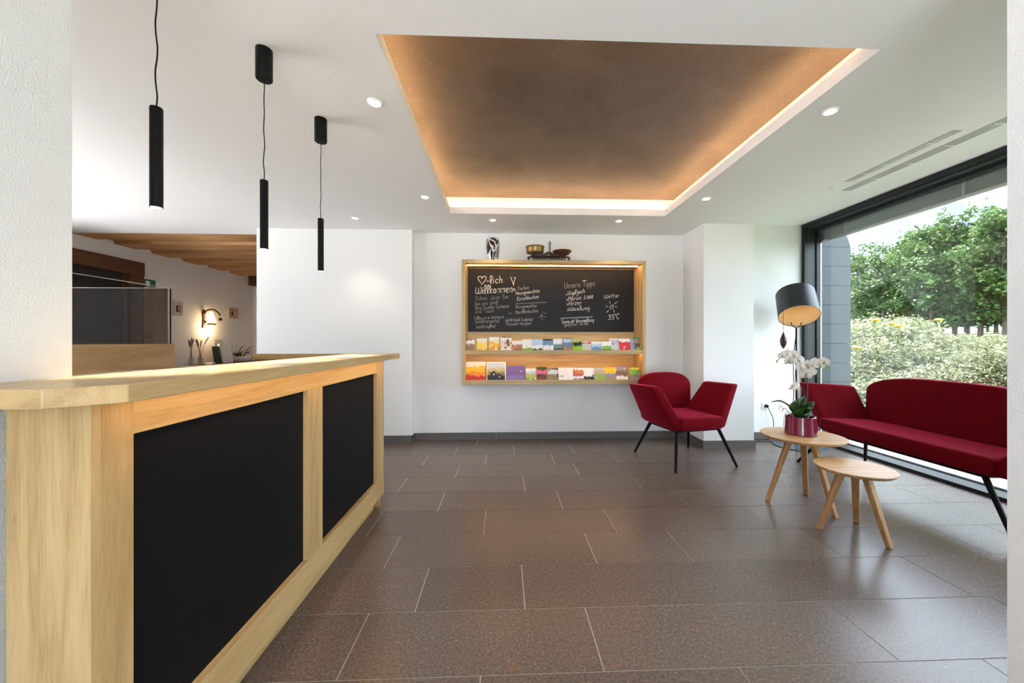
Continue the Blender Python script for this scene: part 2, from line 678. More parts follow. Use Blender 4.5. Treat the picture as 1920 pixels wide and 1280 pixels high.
box(bm, 3.72, 3.98, -2.7, 0.62, -0.05, 2.75)
struct('wall_right', bm, WALL)
# far dining room
struct('wall_far', box(B(), XL, -2.0, 8.13, 8.3, -0.05, 2.9), WALL)
struct('wall_dining_right', box(B(), -2.3, -2.1, 4.77, 8.13, -0.05, 2.9), WALL)
c2 = struct('ceiling_dining', box(B(), XL, -2.1, 4.762, 8.13, 2.60, 2.66), LARCH)
k = 0
for k in range(6):
    y = 4.764 + 0.5415 * k if k else 4.764
    ya = 4.764 if k == 0 else 5.296 + 0.541 * (k - 1)
    yb = 5.055 + 0.541 * k
    obj('ceiling_board', prism(B(), [(ya, 2.529), (yb, 2.529), (yb + 0.10, 2.568), (yb + 0.10, 2.60), (ya - (0 if k == 0 else 0.05), 2.60), (ya - (0 if k == 0 else 0.02), 2.555)], XL + 0.002, -2.12, 'x'), LARCH, c2)
    obj('ceiling_board', box(B(), XL + 0.002, -2.12, yb + 0.101, ya + 0.541 - 0.03 if k else 5.255, 2.569, 2.60), LARCH, c2)
obj('end_beam', box(B(), XL + 0.002, -2.12, 7.97, 8.12, 2.37, 2.60), DARKW, c2)


BASEB = plain('grey_baseboard_stone', (0.115, 0.106, 0.098), 0.5, bscale=120)


def baseboard(name, segs):
    o = struct(name)
    for s in segs:
        obj('baseboard_tile', box(B(), *s), BASEB, o)


H = 0.083
baseboard('baseboard_back', [(a + .001, b - .001, 4.590, 4.604, 0, H) for a, b in ((-1.065, -0.08), (-0.08, 0.88), (0.88, 1.80), (1.80, 2.248))])
baseboard('baseboard_back_left', [(a + .001, b - .001, 4.478, 4.489, 0, H) for a, b in ((-2.885, -1.93), (-1.93, -1.068))] + [(-1.079, -1.067, 4.478, 4.604, 0, H)])
baseboard('baseboard_column', [(2.249, 2.261, 4.112, 4.604, 0, H), (2.262, 2.856, 4.112, 4.124, 0, H), (2.843, 2.856, 4.125, 4.478, 0, H)])
baseboard('baseboard_back_right', [(2.857, 3.70, 4.479, 4.491, 0, H)])

# ------------------------------------------------------------------ window_1: the big window on the right
wd = struct('window_1')
WY0, WY1 = 0.62, 4.492
bm = B()
box(bm, 3.72, 3.815, WY1 - 0.002, WY1 + 0.05, 0, ZR)
obj('frame_jamb', bm, ANTH, wd, bev=0.003)
obj('frame_jamb', box(B(), 3.72, 3.96, WY0, WY0 + 0.08, 0, ZR), ANTH, wd)
obj('frame_jamb', box(B(), 3.70, 3.735, 4.44, 4.49, 0, ZR), ANTH, wd)
obj('frame_jamb', box(B(), 3.735, 3.85, 4.455, 4.49, 0, ZR), ANTH2, wd)
obj('frame_jamb', box(B(), 3.85, 3.90, 4.44, 4.50, 0.0, ZR), ANTH, wd)
obj('frame_head', box(B(), 3.70, 3.735, WY0, 4.46, 2.60, ZR), ANTH, wd)
obj('frame_head', box(B(), 3.735, 3.85, WY0, 4.46, 2.585, ZR), ANTH2, wd)
obj('frame_head', box(B(), 3.82, 3.885, WY0, 4.46, 2.555, ZR), ANTH, wd)
obj('frame_sill', box(B(), 3.745, 3.90, WY0, 4.44, -0.02, 0.030), ANTH, wd)
obj('sill_plate', box(B(), 3.905, 3.96, WY0, 4.6, -0.03, 0.012), WHITEP, wd)
obj('frame_sill', box(B(), 3.962, 3.985, WY0, 4.6, -0.03, 0.030), ANTH, wd)
obj('glass_pane', box(B(), 3.862, 3.868, WY0 + 0.05, 4.452, 0.030, 2.556), GLASS, wd)
obj('guide_rail', box(B(), 3.945, 3.965, 4.50, 4.535, 0, 2.55), STEEL, wd)
obj('frame_jamb', box(B(), 3.90, 3.945, 4.53, 4.58, 0.0, 2.65), ANTH, wd)
# roller screen outside
scr = thing('window_screen', 'pale grey roller screen rolled up outside along the top of the window', 'screen', (3.96, 2.6, 2.43))
SCRM = plain('screen_fabric', (0.26, 0.305, 0.265), 0.7)
obj('screen_cloth', box(B(), 3.955, 3.961, 0.7, 4.50, 2.45, 2.66), SCRM, scr, world=True)
obj('bottom_rail', box(B(), 3.945, 3.972, 0.7, 4.50, 2.425, 2.45), STEEL, scr, world=True)
for y in (4.15, 3.05, 1.9):
    obj('screen_bracket', box(B(), 3.938, 3.954, y - 0.008, y + 0.008, 2.455, 2.64), STEEL, scr, world=True)
struct('trim_1', box(B(), 3.72, 4.02, -2.7, 4.8, 2.66, 2.75), ANTH)

# hidden windows that let the daylight in
for nm, a in (('window_2', ('x', XL - 0.15, 0.5, 4.25, 0.02, 2.45)), ('door_2', ('y', -2.8, -1.03, 1.57, 0.0, 2.40))):
    w = struct(nm)
    ax, c, p0, p1, z0, z1 = a
    def bx(u0, u1, v0, v1, d):
        return box(B(), c - d, c + d, u0, u1, v0, v1) if ax == 'x' else box(B(), u0, u1, c - d, c + d, v0, v1)
    mid = (p0 + p1) / 2
    for u in ((p0, p0 + .06), (mid - .03, mid + .03), (p1 - .06, p1)):
        obj('frame_post', bx(u[0], u[1], z0, z1, 0.03), ANTH, w)
    for v in ((z0, z0 + .06), (z1 - .06, z1)):
        obj('frame_rail', bx(p0, p1, v[0], v[1], 0.028), ANTH, w)
    for u in ((p0 + .06, mid - .03), (mid + .03, p1 - .06)):
        obj('glass_pane', bx(u[0], u[1], z0 + .06, z1 - .06, 0.003), GLASS, w)

# ------------------------------------------------------------------ outside
bm = B()
TERR = plain('pale_stone_paving', (0.80, 0.78, 0.77), 0.8)
te = struct('terrace', box(B(), 3.99, 4.75, -2.5, 8.0, -0.10, -0.04), plain('paving_joint', (0.22, 0.21, 0.20), 0.9))
for i in range(14):
    y = -1.2 + i * 0.6
    obj('paving_slab', box(B(), 3.995, 4.365, y + .004, y + .596, -0.05, -0.01 + 0.002 * (i % 3)), TERR, te)
    obj('paving_slab', box(B(), 4.375, 4.745, y + .304, y + .896, -0.05, -0.01 + 0.002 * ((i + 1) % 3)), TERR, te)


def gz(x, y):
    s = max(0.0, min(1.0, (x - 4.75) / 4.6))
    s = s * s * (3 - 2 * s)
    t = max(0.0, x - 9.3)
    return -0.06 + 1.22 * s + 0.035 * t


NX, NY = 46, 40
V = []
for j in range(NY):
    for i in range(NX):
        x = 4.70 + 60 * (i / (NX - 1)) ** 2
        y = -25 + 95 * j / (NY - 1)
        V.append((x, y, gz(x, y) + random.uniform(-.02, .02)))
Q = [(j * NX + i, j * NX + i + 1, (j + 1) * NX + i + 1, (j + 1) * NX + i) for j in range(NY - 1) for i in range(NX - 1)]
me = np_mesh('meadow', V, Q, GRASS)
o = link_mesh('meadow', me)
o['kind'] = 'structure'
struct('ground', box(B(), -60, 3.99, -60, 70, -0.30, -0.14), plain('pale_bounce_yard', (0.74, 0.73, 0.72), 0.9, bscale=3))  # unseen ground, kept pale to bounce daylight onto the left ceiling

# cladding fin beside the window
CLAD = plain('blue_grey_cladding', (0.036, 0.047, 0.055), 0.5, bscale=6)
fin = struct('wall_outside')
z = -0.05
i = 0
while z < 2.85:
    z1 = min(z + 0.2455, 2.85)
    def xe(zz):
        return 4.435 if zz < 2.42 else 4.435 - (0.30 * (zz - 2.42) + 0.9 * (zz - 2.42) ** 2)
    pts = [(3.90, z), (xe(z), z)] + ([(xe((z + z1) / 2), (z + z1) / 2)] if z1 > 2.42 else []) + [(xe(z1 - .004), z1 - .004), (3.90, z1 - .004)]
    obj('cladding_board', prism(B(), pts, 4.60, 4.63, 'y'), CLAD, fin)
    z = z1
obj('backing_wall', prism(B(), [(3.98, -0.05), (4.43, -0.05), (4.43, 2.40), (4.30, 2.70), (4.24, 2.85), (3.98, 2.85)], 4.632, 9.0, 'y'), CLAD, fin)


def leaf_cloud(n, fn, size, aspect=0.5, droop=0.0, seed=1):
    rs = np.random.RandomState(seed)
    P = np.array([fn(rs) for _ in range(n)])
    d = rs.normal(size=(n, 3))
    d[:, 2] = d[:, 2] * 0.6 - droop
    d /= np.linalg.norm(d, axis=1)[:, None]
    u = rs.normal(size=(n, 3))
    u[:, 2] += 1.2
    s = np.cross(d, u)
    s /= np.linalg.norm(s, axis=1)[:, None]
    ln = size * rs.uniform(0.6, 1.3, n)[:, None]
    w = ln * aspect * 0.5
    V = np.stack([P - d * ln * .5, P + s * w, P + d * ln * .5, P - s * w], 1).reshape(-1, 3)
    Q = np.arange(4 * n).reshape(n, 4)
    return V, Q


def tree_proto(seed, h, w):
    rs = np.random.RandomState(seed)
    nb = 46
    br = []
    for i in range(nb):
        t = rs.uniform(0.14, 0.98)
        a = rs.uniform(0, 6.283)
        L = w * (0.55 + 0.75 * math.sin(math.pi * min(1, (1.05 - t) * 0.85 + 0.12))) * rs.uniform(0.6, 1.05) * (1.0 if t < .8 else 0.55)
        br.append((t * h, a, L, rs.uniform(0.15, 0.75) if t < .75 else rs.uniform(.8, 2.2)))

    def fn(r):
        z, a, L, up = br[r.randint(nb)]
        s = r.uniform(0.12, 1.0)
        return np.array([math.cos(a) * L * s, math.sin(a) * L * s, z + up * L * s * 0.6 - 0.25 * L * s * s]) + r.normal(size=3) * 0.085
    V, Q = leaf_cloud(6200, fn, 0.125, 0.52, 0.25, seed)
    fo = np_mesh('foliage', V, Q, TREELEAF)
    bm = B()
    tube(bm, [(0, 0, -0.1), (0.02, 0.01, h * .3), (-0.03, 0.02, h * .6), (0, 0, h * .93)], 0.065, 8, 0.012)
    for z, a, L, up in br[:26]:
        tube(bm, [(0, 0, z), (math.cos(a) * L * .5, math.sin(a) * L * .5, z + up * L * .25), (math.cos(a) * L * .95, math.sin(a) * L * .95, z + up * L * .5 - .2 * L)], 0.02, 5, 0.005, cap=False)
    tr = bpy.data.meshes.new('trunk')
    bm.to_mesh(tr)
    bm.free()
    tr.materials.append(BARK)
    return fo, tr


TH, TX = math.radians(2.15), 969


def at(u, D):
    xc = (u - TX) / 700 * D
    return xc * math.cos(TH) + D * math.sin(TH), D * math.cos(TH) - xc * math.sin(TH)


protos = [tree_proto(3, 3.3, 1.15), tree_proto(8, 3.0, 1.05), tree_proto(21, 3.5, 1.2)]
TREES = [(1607, 14.2, .90, 0), (1655, 13.0, .92, 1), (1703, 13.4, 1.0, 2), (1745, 12.0, .97, 0), (1790, 11.8, 1.02, 2), (1838, 11.2, 1.0, 1), (1885, 10.6, 1.05, 0), (1950, 10.2, 1.0, 2), (2020, 9.8, 1.0, 1),
         (1560, 16.5, .9, 2), (1630, 17.2, .95, 1), (1690, 16.5, .95, 0), (1760, 16.0, 1.0, 1), (1815, 15.4, 1.0, 0), (1868, 14.6, 1.0, 2), (1925, 14.0, 1.0, 1)]
TREES += [(1600 + 42 * k, 20.5 - 0.25 * k + (k % 2) * 0.8, 0.86, k % 3) for k in range(9)]
ORD = ('first', 'second', 'third', 'fourth', 'fifth', 'sixth', 'seventh', 'eighth', 'ninth')
for i, (u, D, sc, p) in enumerate(TREES):
    x, y = at(u, D)
    t = thing('orchard_tree', 'leafy orchard tree, %s from the left in the front row beyond the window' % ORD[i] if i < 9 else 'leafy orchard tree, %s from the left in the %s row beyond the window' % (ORD[(i - 9) % 7 if i < 16 else i - 16], 'second' if i < 16 else 'third'), 'tree', (x, y, gz(x, y)), random.uniform(0, 6.28),
              'front row orchard trees' if i < 9 else ('second row orchard trees' if i < 16 else 'third row orchard trees'))
    t.scale = (sc, sc, sc)
    link_mesh('foliage', protos[p][0], t)['kind'] = 'stuff'
    link_mesh('trunk', protos[p][1], t)


def shrub_proto(seed, r, h):
    def fn(q):
        a = q.uniform(0, 6.283)
        el = math.asin(q.uniform(0, 1))
        rr = q.uniform(0.45, 1.03)
        bumpy = 1 + 0.16 * math.sin(5 * a + seed) * math.sin(4 * el + seed)
        return np.array([math.cos(a) * math.cos(el) * r * rr * bumpy, math.sin(a) * math.cos(el) * r * rr * bumpy, math.sin(el) * h * rr * bumpy])
    V, Q = leaf_cloud(5200, fn, 0.088, 0.36, -0.25, seed)
    fo = np_mesh('foliage', V, Q, SHRUBLEAF)
    bm = B()
    rs = np.random.RandomState(seed)
    for i in range(22):
        a = rs.uniform(0, 6.283)
        q = rs.uniform(.2, .85)
        tube(bm, [(0, 0, 0), (math.cos(a) * r * q * .5, math.sin(a) * r * q * .5, h * .5), (math.cos(a) * r * q, math.sin(a) * r * q, h * (1.02 - .55 * q * q))], .009, 4, .003, cap=False)
    st = bpy.data.meshes.new('stems')
    bm.to_mesh(st)
    bm.free()
    st.materials.append(BARK)
    return fo, st


sp = [shrub_proto(5, 0.78, 0.78), shrub_proto(12, 0.9, 0.66), shrub_proto(17, 0.7, 0.9)]
SHR = [(1590, 6.6, 1.0, 0), (1635, 7.4, 1.1, 2), (1660, 6.6, 1.0, 2), (1690, 7.2, 1.05, 0), (1722, 6.6, 1.0, 1), (1745, 7.5, 1.0, 2), (1775, 6.9, 1.0, 1), (1805, 7.4, .95, 1), (1830, 6.7, .95, 1), (1865, 7.2, .95, 1), (1890, 6.5, .95, 1), (1930, 6.8, 1.0, 1), (1975, 6.6, 1, 0),
       (1600, 5.6, .8, 1), (1640, 5.6, .8, 0), (1685, 5.7, .8, 1), (1735, 5.7, .85, 0), (1790, 5.7, .85, 1), (1850, 5.6, .85, 0), (1915, 5.5, .85, 1), (1590, 8.4, 1.1, 0), (1650, 8.6, 1.1, 1), (1710, 8.4, 1.0, 0)]
for i, (u, D, sc, p) in enumerate(SHR):
    if u > 1735 and D > 6:
        sc *= 0.36
    elif u > 1700:
        sc *= 0.8
    x, y = at(u, D)
    t = thing('shrub', 'pale green sunlit shrub on the bank outside the window', 'shrub', (x, y, gz(x, y) - 0.05), random.uniform(0, 6.28), 'shrubs on the bank')
    t.scale = (sc, sc, sc)
    link_mesh('foliage', sp[p][0], t)['kind'] = 'stuff'
    link_mesh('stems', sp[p][1], t)
# yellow flowers above the shrubs
YEL = plain('yellow_flower', (0.62, 0.42, 0.02), 0.7)
STEMG = plain('green_stem', (0.16, 0.24, 0.07), 0.7)
bm = B()
lathe(bm, [(0, 0), (0.05, 0.012), (0.062, 0.03), (0.05, 0.045), (0, 0.055)], n=12)
fhm = bpy.data.meshes.new('flower_head')
bm.to_mesh(fhm)
bm.free()
fhm.materials.append(YEL)
bm = B()
tube(bm, [(0, 0, -0.9), (0.02, 0, -0.4), (0, 0, 0.01)], 0.006, 6)
fsm = bpy.data.meshes.new('flower_stem')
bm.to_mesh(fsm)
bm.free()
fsm.materials.append(STEMG)
for u, v, D, lab in ((1641.5, 603, 6.3, 'left of the group of three'), (1671, 609, 6.4, 'left one of the group of three'), (1676, 610, 6.6, 'middle one of the group of three'), (1685, 614, 6.3, 'right one of the group of three'), (1760, 602, 6.8, 'alone on the right'), (1606, 655, 5.5, 'lowest, close to the grey cladding')):
    x, y = at(u, D)
    t = thing('yellow_flower', 'flat yellow flower head above the shrubs, ' + lab, 'flower', (x, y, 1.2 + (640 - v) / 700 * D), 0, 'yellow flowers among the shrubs')
    link_mesh('flower_head', fhm, t)
    link_mesh('stem', fsm, t)

# mountain with the blue of the haze painted into its colour
def mz(a, r):
    ridge = 262 * math.exp(-((a - 46.5) / 12.5) ** 2) + 200 * math.exp(-((a - 18) / 9.0) ** 2) + 90 * math.exp(-((a - 62) / 14.0) ** 2)
    return ridge


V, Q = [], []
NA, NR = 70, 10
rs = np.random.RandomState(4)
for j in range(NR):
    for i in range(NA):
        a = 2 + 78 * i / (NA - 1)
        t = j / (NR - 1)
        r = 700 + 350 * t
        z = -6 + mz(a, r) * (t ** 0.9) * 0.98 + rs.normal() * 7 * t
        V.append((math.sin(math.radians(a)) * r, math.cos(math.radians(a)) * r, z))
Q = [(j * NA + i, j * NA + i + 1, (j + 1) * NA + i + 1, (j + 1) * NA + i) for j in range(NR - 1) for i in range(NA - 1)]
me = np_mesh('mountain', V, Q, plain('haze_blue_forest_slope', (0.080, 0.098, 0.118), 1.0, spec=0, bscale=0.02))
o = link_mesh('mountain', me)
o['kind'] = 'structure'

# ------------------------------------------------------------------ reception counter
BX = -0.86          # front face of the counter body
ctr = thing('reception_counter', 'long oak reception counter with two black front panels and a recessed plinth', 'counter', (-0.95, 1.8, 0))


def cpart(name, a, mat, bev=0.0015, par=None):
    return obj(name, box(B(), *a), mat, par or ctr, world=True, bev=bev, seg=1)


ZT = 1.075
cpart('end_panel', (-1.03, BX - 0.0015, 0.8145, 0.834, 0, ZT), OAKZ)
cpart('stile', (-0.895, BX, 0.8345, 0.903, 0.105, ZT), OAKZ)
cpart('stile', (-0.895, BX, 1.685, 1.817, 0.2325, 0.9845), OAKZ)
cpart('stile', (-0.895, BX, 2.585, 2.735, 0.105, ZT), OAKZ)
cpart('rail', (-0.896, BX - .0005, 0.9035, 2.5845, 0.985, ZT), OAKY)
cpart('rail', (-0.896, BX - .0005, 0.9035, 2.5845, 0.105, 0.232), OAKY)
cpart('front_panel', (-0.893, -0.882, 0.9035, 1.6845, 0.2325, 0.9845), BLACK)
cpart('front_panel', (-0.893, -0.882, 1.8175, 2.5845, 0.2325, 0.9845), BLACK)
cpart('plinth', (-1.03, -0.925, 0.835, 2.71, 0, 0.104), OAKY)
cpart('back_panel', (-1.03, -1.012, 0.835, 2.70, 0.105, ZT), OAKY)
cpart('inner_shelf', (-1.0115, -0.897, 0.835, 2.70, 0.55, 0.57), OAKY)
cpart('return_panel', (-1.775, -0.897, 2.736, 2.775, 0, ZT - .001), OAKBX)
cpart('return_cap', (-1.775, -1.075, 2.70, 2.80, ZT, 1.111), OAKBX)
tag_o = obj('light_strip', box(B(), -0.788, -0.779, 0.84, 2.74, ZT - 0.0012, ZT + 0.0003), WARMK, ctr, world=True)
top = prism(B(), [(-1.068, 0.713), (-0.842, 0.713), (-0.764, 0.791), (-0.764, 2.80), (-1.068, 2.80)], ZT + 0.0005, 1.113)
ct = obj('countertop', top, OAKTOP, bev=0.002, seg=2)
tag(ct, 'thick solid oak worktop with one cut corner lying on the reception counter', 'worktop')

# smoked glass display cabinet behind the counter
cab = thing('display_cabinet', 'oak display cabinet with smoked glass upper panes behind the reception counter', 'cabinet', (-3.4, 2.75, 0))


def kpart(name, a, mat, bev=0.001):
    return obj(name, box(B(), *a), mat, cab, world=True, bev=bev, seg=1)


kpart('side_panel', (-2.82, -2.80, 2.10, 3.293, 0, 1.18), OAKBY)
kpart('front_board', (-4.20, -2.821, 2.10, 2.12, 0, 1.18), OAKX)
kpart('rear_board', (-4.20, -2.821, 3.273, 3.293, 0, 1.18), OAKX)
kpart('cabinet_top', (-4.20, -2.821, 2.121, 3.272, 1.14, 1.16), OAKX)
kpart('glass_pane', (-2.816, -2.808, 2.12, 3.247, 1.18, 1.645), TINT, 0)
kpart('glass_pane', (-4.18, -2.817, 3.239, 3.247, 1.161, 1.645), TINT, 0)
kpart('glass_edge', (-2.816, -2.808, 3.248, 3.256, 1.181, 1.647), STEEL, 0)
kpart('glass_edge', (-2.816, -2.808, 2.12, 3.247, 1.646, 1.649), STEEL, 0)
kpart('glass_edge', (-4.18, -2.817, 3.239, 3.247, 1.646, 1.649), STEEL, 0)
kpart('corner_post', (-2.818, -2.806, 3.2565, 3.27, 1.181, 1.647), BLACKM, 0)
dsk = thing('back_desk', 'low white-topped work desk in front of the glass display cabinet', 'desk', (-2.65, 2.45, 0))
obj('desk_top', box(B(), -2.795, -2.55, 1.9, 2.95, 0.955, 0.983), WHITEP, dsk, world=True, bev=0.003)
obj('dark_gap_block', box(B(), -2.79, -2.57, 1.92, 2.93, 0, 0.954), BLACKM, dsk, world=True)  # black block, its colour stands for the shadowed gap under the top

# ------------------------------------------------------------------ pendants
for i, y in enumerate((1.215, 1.745, 2.275)):
    lab = ('slim black tube pendant nearest the camera, left of the other two above the counter',
           'slim black tube pendant in the middle of the three above the counter',
           'slim black tube pendant farthest back, right of the other two above the counter')[i]
    t = thing('pendant_lamp', lab, 'lamp', (-1.088, y, 1.62), 0, 'tube pendants above the counter')
    bm = lathe(B(), [(0.0, 0.315), (0.0155, 0.314), (0.0165, 0.311), (0.0165, 0.0), (0.0145, 0.0), (0.0145, 0.02), (0, 0.02)], n=28)
    obj('lamp_tube', bm, BLACKM, t, smooth=True)
    obj('light_disc', lathe(B(), [(0, 0.0008), (0.0143, 0.0008), (0.0143, 0.004), (0, 0.004)], n=20), LAMPW, t)
    w = [(0.002 * math.sin(k * 1.7 + i), 0.002 * math.cos(k * 1.3), 0.314 + (0.775 - 0.314) * k / 12) for k in range(13)]
    w[0], w[-1] = (0, 0, 0.312), (0, 0, 0.775)
    obj('cable', tube(B(), smooth_path(w, 3), 0.0021, 6), BLACKM, t, smooth=True)
    obj('canopy', lathe(B(), [(0, 0.772), (0.031, 0.772), (0.034, 0.776), (0.034, 0.909), (0, 0.909)], n=32), BLACKM, t, smooth=True)
    d = bpy.data.lights.new('pendant_spot', 'SPOT')
    d.energy = 42
    d.spot_size = math.radians(75)
    d.spot_blend = 0.6
    d.color = (1, .92, .80)
    d.shadow_soft_size = 0.014
    o = bpy.data.objects.new('pendant_spot', d)
    COL.objects.link(o)
    o.parent = t
    o.location = (0, 0, -0.004)

# ------------------------------------------------------------------ ceiling downlights
DL = [(-0.711, 2.106, 'beside the near left corner of the ceiling coffer'), (-0.715, 3.465, 'beside the far left corner of the ceiling coffer'),
      (-1.585, 4.075, 'above the back wall at far left, behind the last pendant'), (-0.109, 4.09, 'above the black and white vase'),
      (1.278, 4.07, 'above the right part of the chalkboard'), (1.891, 3.405, 'beside the far right corner of the ceiling coffer'),
      (1.89, 2.086, 'beside the near right edge of the ceiling coffer')]
DL += [(0.3, 0.45, 'added out of view above the passage where the photographer stands'), (0.3, -1.2, 'added out of view above the passage behind the photographer')]  # two unseen lamps added to brighten the near walls
for x, y, where in DL:
    t = thing('downlight', 'small round recessed ceiling downlight ' + where, 'lamp', (x, y, ZC), 0, 'ceiling downlights')
    obj('trim_ring', lathe(B(), [(0.030, 0.0), (0.030, -0.006), (0.034, -0.008), (0.042, -0.003), (0.043, 0.0)], n=32), WHITEP, t, smooth=True)
    obj('light_disc', lathe(B(), [(0, -0.002), (0.029, -0.002), (0.029, -0.0002), (0, -0.0002)], n=24), LAMPW, t)
    d = bpy.data.lights.new('downlight_spot', 'SPOT')
    d.energy = 14 if y > 1 else 45
    d.spot_size = math.radians(95)
    d.spot_blend = 0.8
    d.color = (1, .88, .72)
    d.shadow_soft_size = 0.03
    o = bpy.data.objects.new('downlight_spot', d)
    COL.objects.link(o)
    o.parent = t
    o.location = (0, 0, -0.012)

# slot vents in the raised ceiling strip
for (x0, x1, y0, y1, lab) in ((3.066, 3.132, 2.43, 3.244, 'short grey slot air vent in the ceiling strip, left of the long vent'),
                             (3.225, 3.318, 2.06, 3.444, 'long grey slot air vent in the ceiling strip, nearest the window')):
    t = thing('air_vent', lab, 'vent', ((x0 + x1) / 2, (y0 + y1) / 2, ZR), 0, 'slot vents in the ceiling')
    obj('vent_plate', box(B(), x0, x1, y0, y1, ZR - 0.002, ZR - 0.0002), GREYP, t, world=True)
    n = 5
    for i in range(n):
        x = x0 + (x1 - x0) * (i + .5) / n
        obj('vent_slat', box(B(), x - 0.0035, x + 0.0035, y0 + .004, y1 - .004, ZR - 0.006, ZR - 0.002), plain('vent_slat_grey', (0.66, 0.66, 0.66), 0.6) if i == 0 else bpy.data.materials['vent_slat_grey'], t, world=True)
    for i in range(1, 5):
        y = y0 + (y1 - y0) * i / 5
        obj('cross_bar', box(B(), x0 + .004, x1 - .004, y - .006, y + .006, ZR - 0.0075, ZR - 0.006), WHITEP, t, world=True)
sn = obj('ceiling_sensor', lathe(B(), [(0, -0.016), (0.018, -0.014), (0.026, -0.006), (0.028, 0), (0, 0)], n=20), WHITEP, smooth=True)
sn.location = (3.09, 3.39, ZR)
tag(sn, 'tiny white sensor on the ceiling at the far end of the slot vents', 'sensor')

# ------------------------------------------------------------------ wall shelf box with chalkboard
NX0, NX1, NZ0, NZ1, NYF, NYB = -0.468, 1.666, 0.707, 2.139, 4.29, 4.604
sh = thing('brochure_shelf', 'wide oak wall box with chalkboard and two brochure ledges, lit by warm strips', 'shelf', (0.6, 4.604, 1.4))


def spart(name, a, mat, bev=0.001, par=None):
    return obj(name, box(B(), *a), mat, par or sh, world=True, bev=bev, seg=1)


T = 0.040
spart('side_board', (NX0, NX0 + T, NYF, NYB, NZ0, NZ1), OAKZ)
spart('side_board', (NX1 - T + .004, NX1, NYF, NYB, NZ0, NZ1), OAKZ)
spart('top_board', (NX0 + T + .0005, NX1 - T + .0035, NYF, NYB, NZ1 - T, NZ1), OAKX)
spart('bottom_board', (NX0 + T + .0005, NX1 - T + .0035, NYF, NYB, NZ0, NZ0 + 0.022), OAKX)
spart('back_board', (NX0 + T + .0005, NX1 - T + .0035, 4.590, NYB, NZ0 + .0225, NZ1 - T - .0005), OAKX)
spart('ledge_lip', (NX0 + T + .0005, NX1 - T + .0035, NYF, NYF + 0.016, NZ0 + .0225, 0.757), OAKX)
spart('ledge_lip', (NX0 + T + .0005, NX1 - T + .0035, NYF + .004, NYF + 0.020, 1.052, 1.101), OAKX)
spart('ledge', (NX0 + T + .0005, NX1 - T + .0035, NYF + .0205, 4.5895, 1.059, 1.070), OAKX)
for zz in (1.0705, NZ0 + .0226):        # sloping rests the brochures lean on
    obj('sloping_rest', prism(B(), [(4.43, zz), (4.5894, zz), (4.5894, zz + 0.19 if zz > 1 else zz + 0.22)], NX0 + T + .001, NX1 - T + .003, 'x'), OAKX, sh, world=True)
spart('light_strip', (NX0 + T + .01, NX1 - T - .01, 4.405, 4.421, NZ1 - T - 0.006, NZ1 - T - .0005), WARM, 0)
spart('light_strip', (NX0 + T + .01, NX1 - T - .01, 4.345, 4.355, 1.0535, 1.0585), WARM, 0)
YB = 4.582
brd = spart('chalkboard', (-0.424, 1.627, YB, 4.5895, 1.319, 2.090), SLATE)

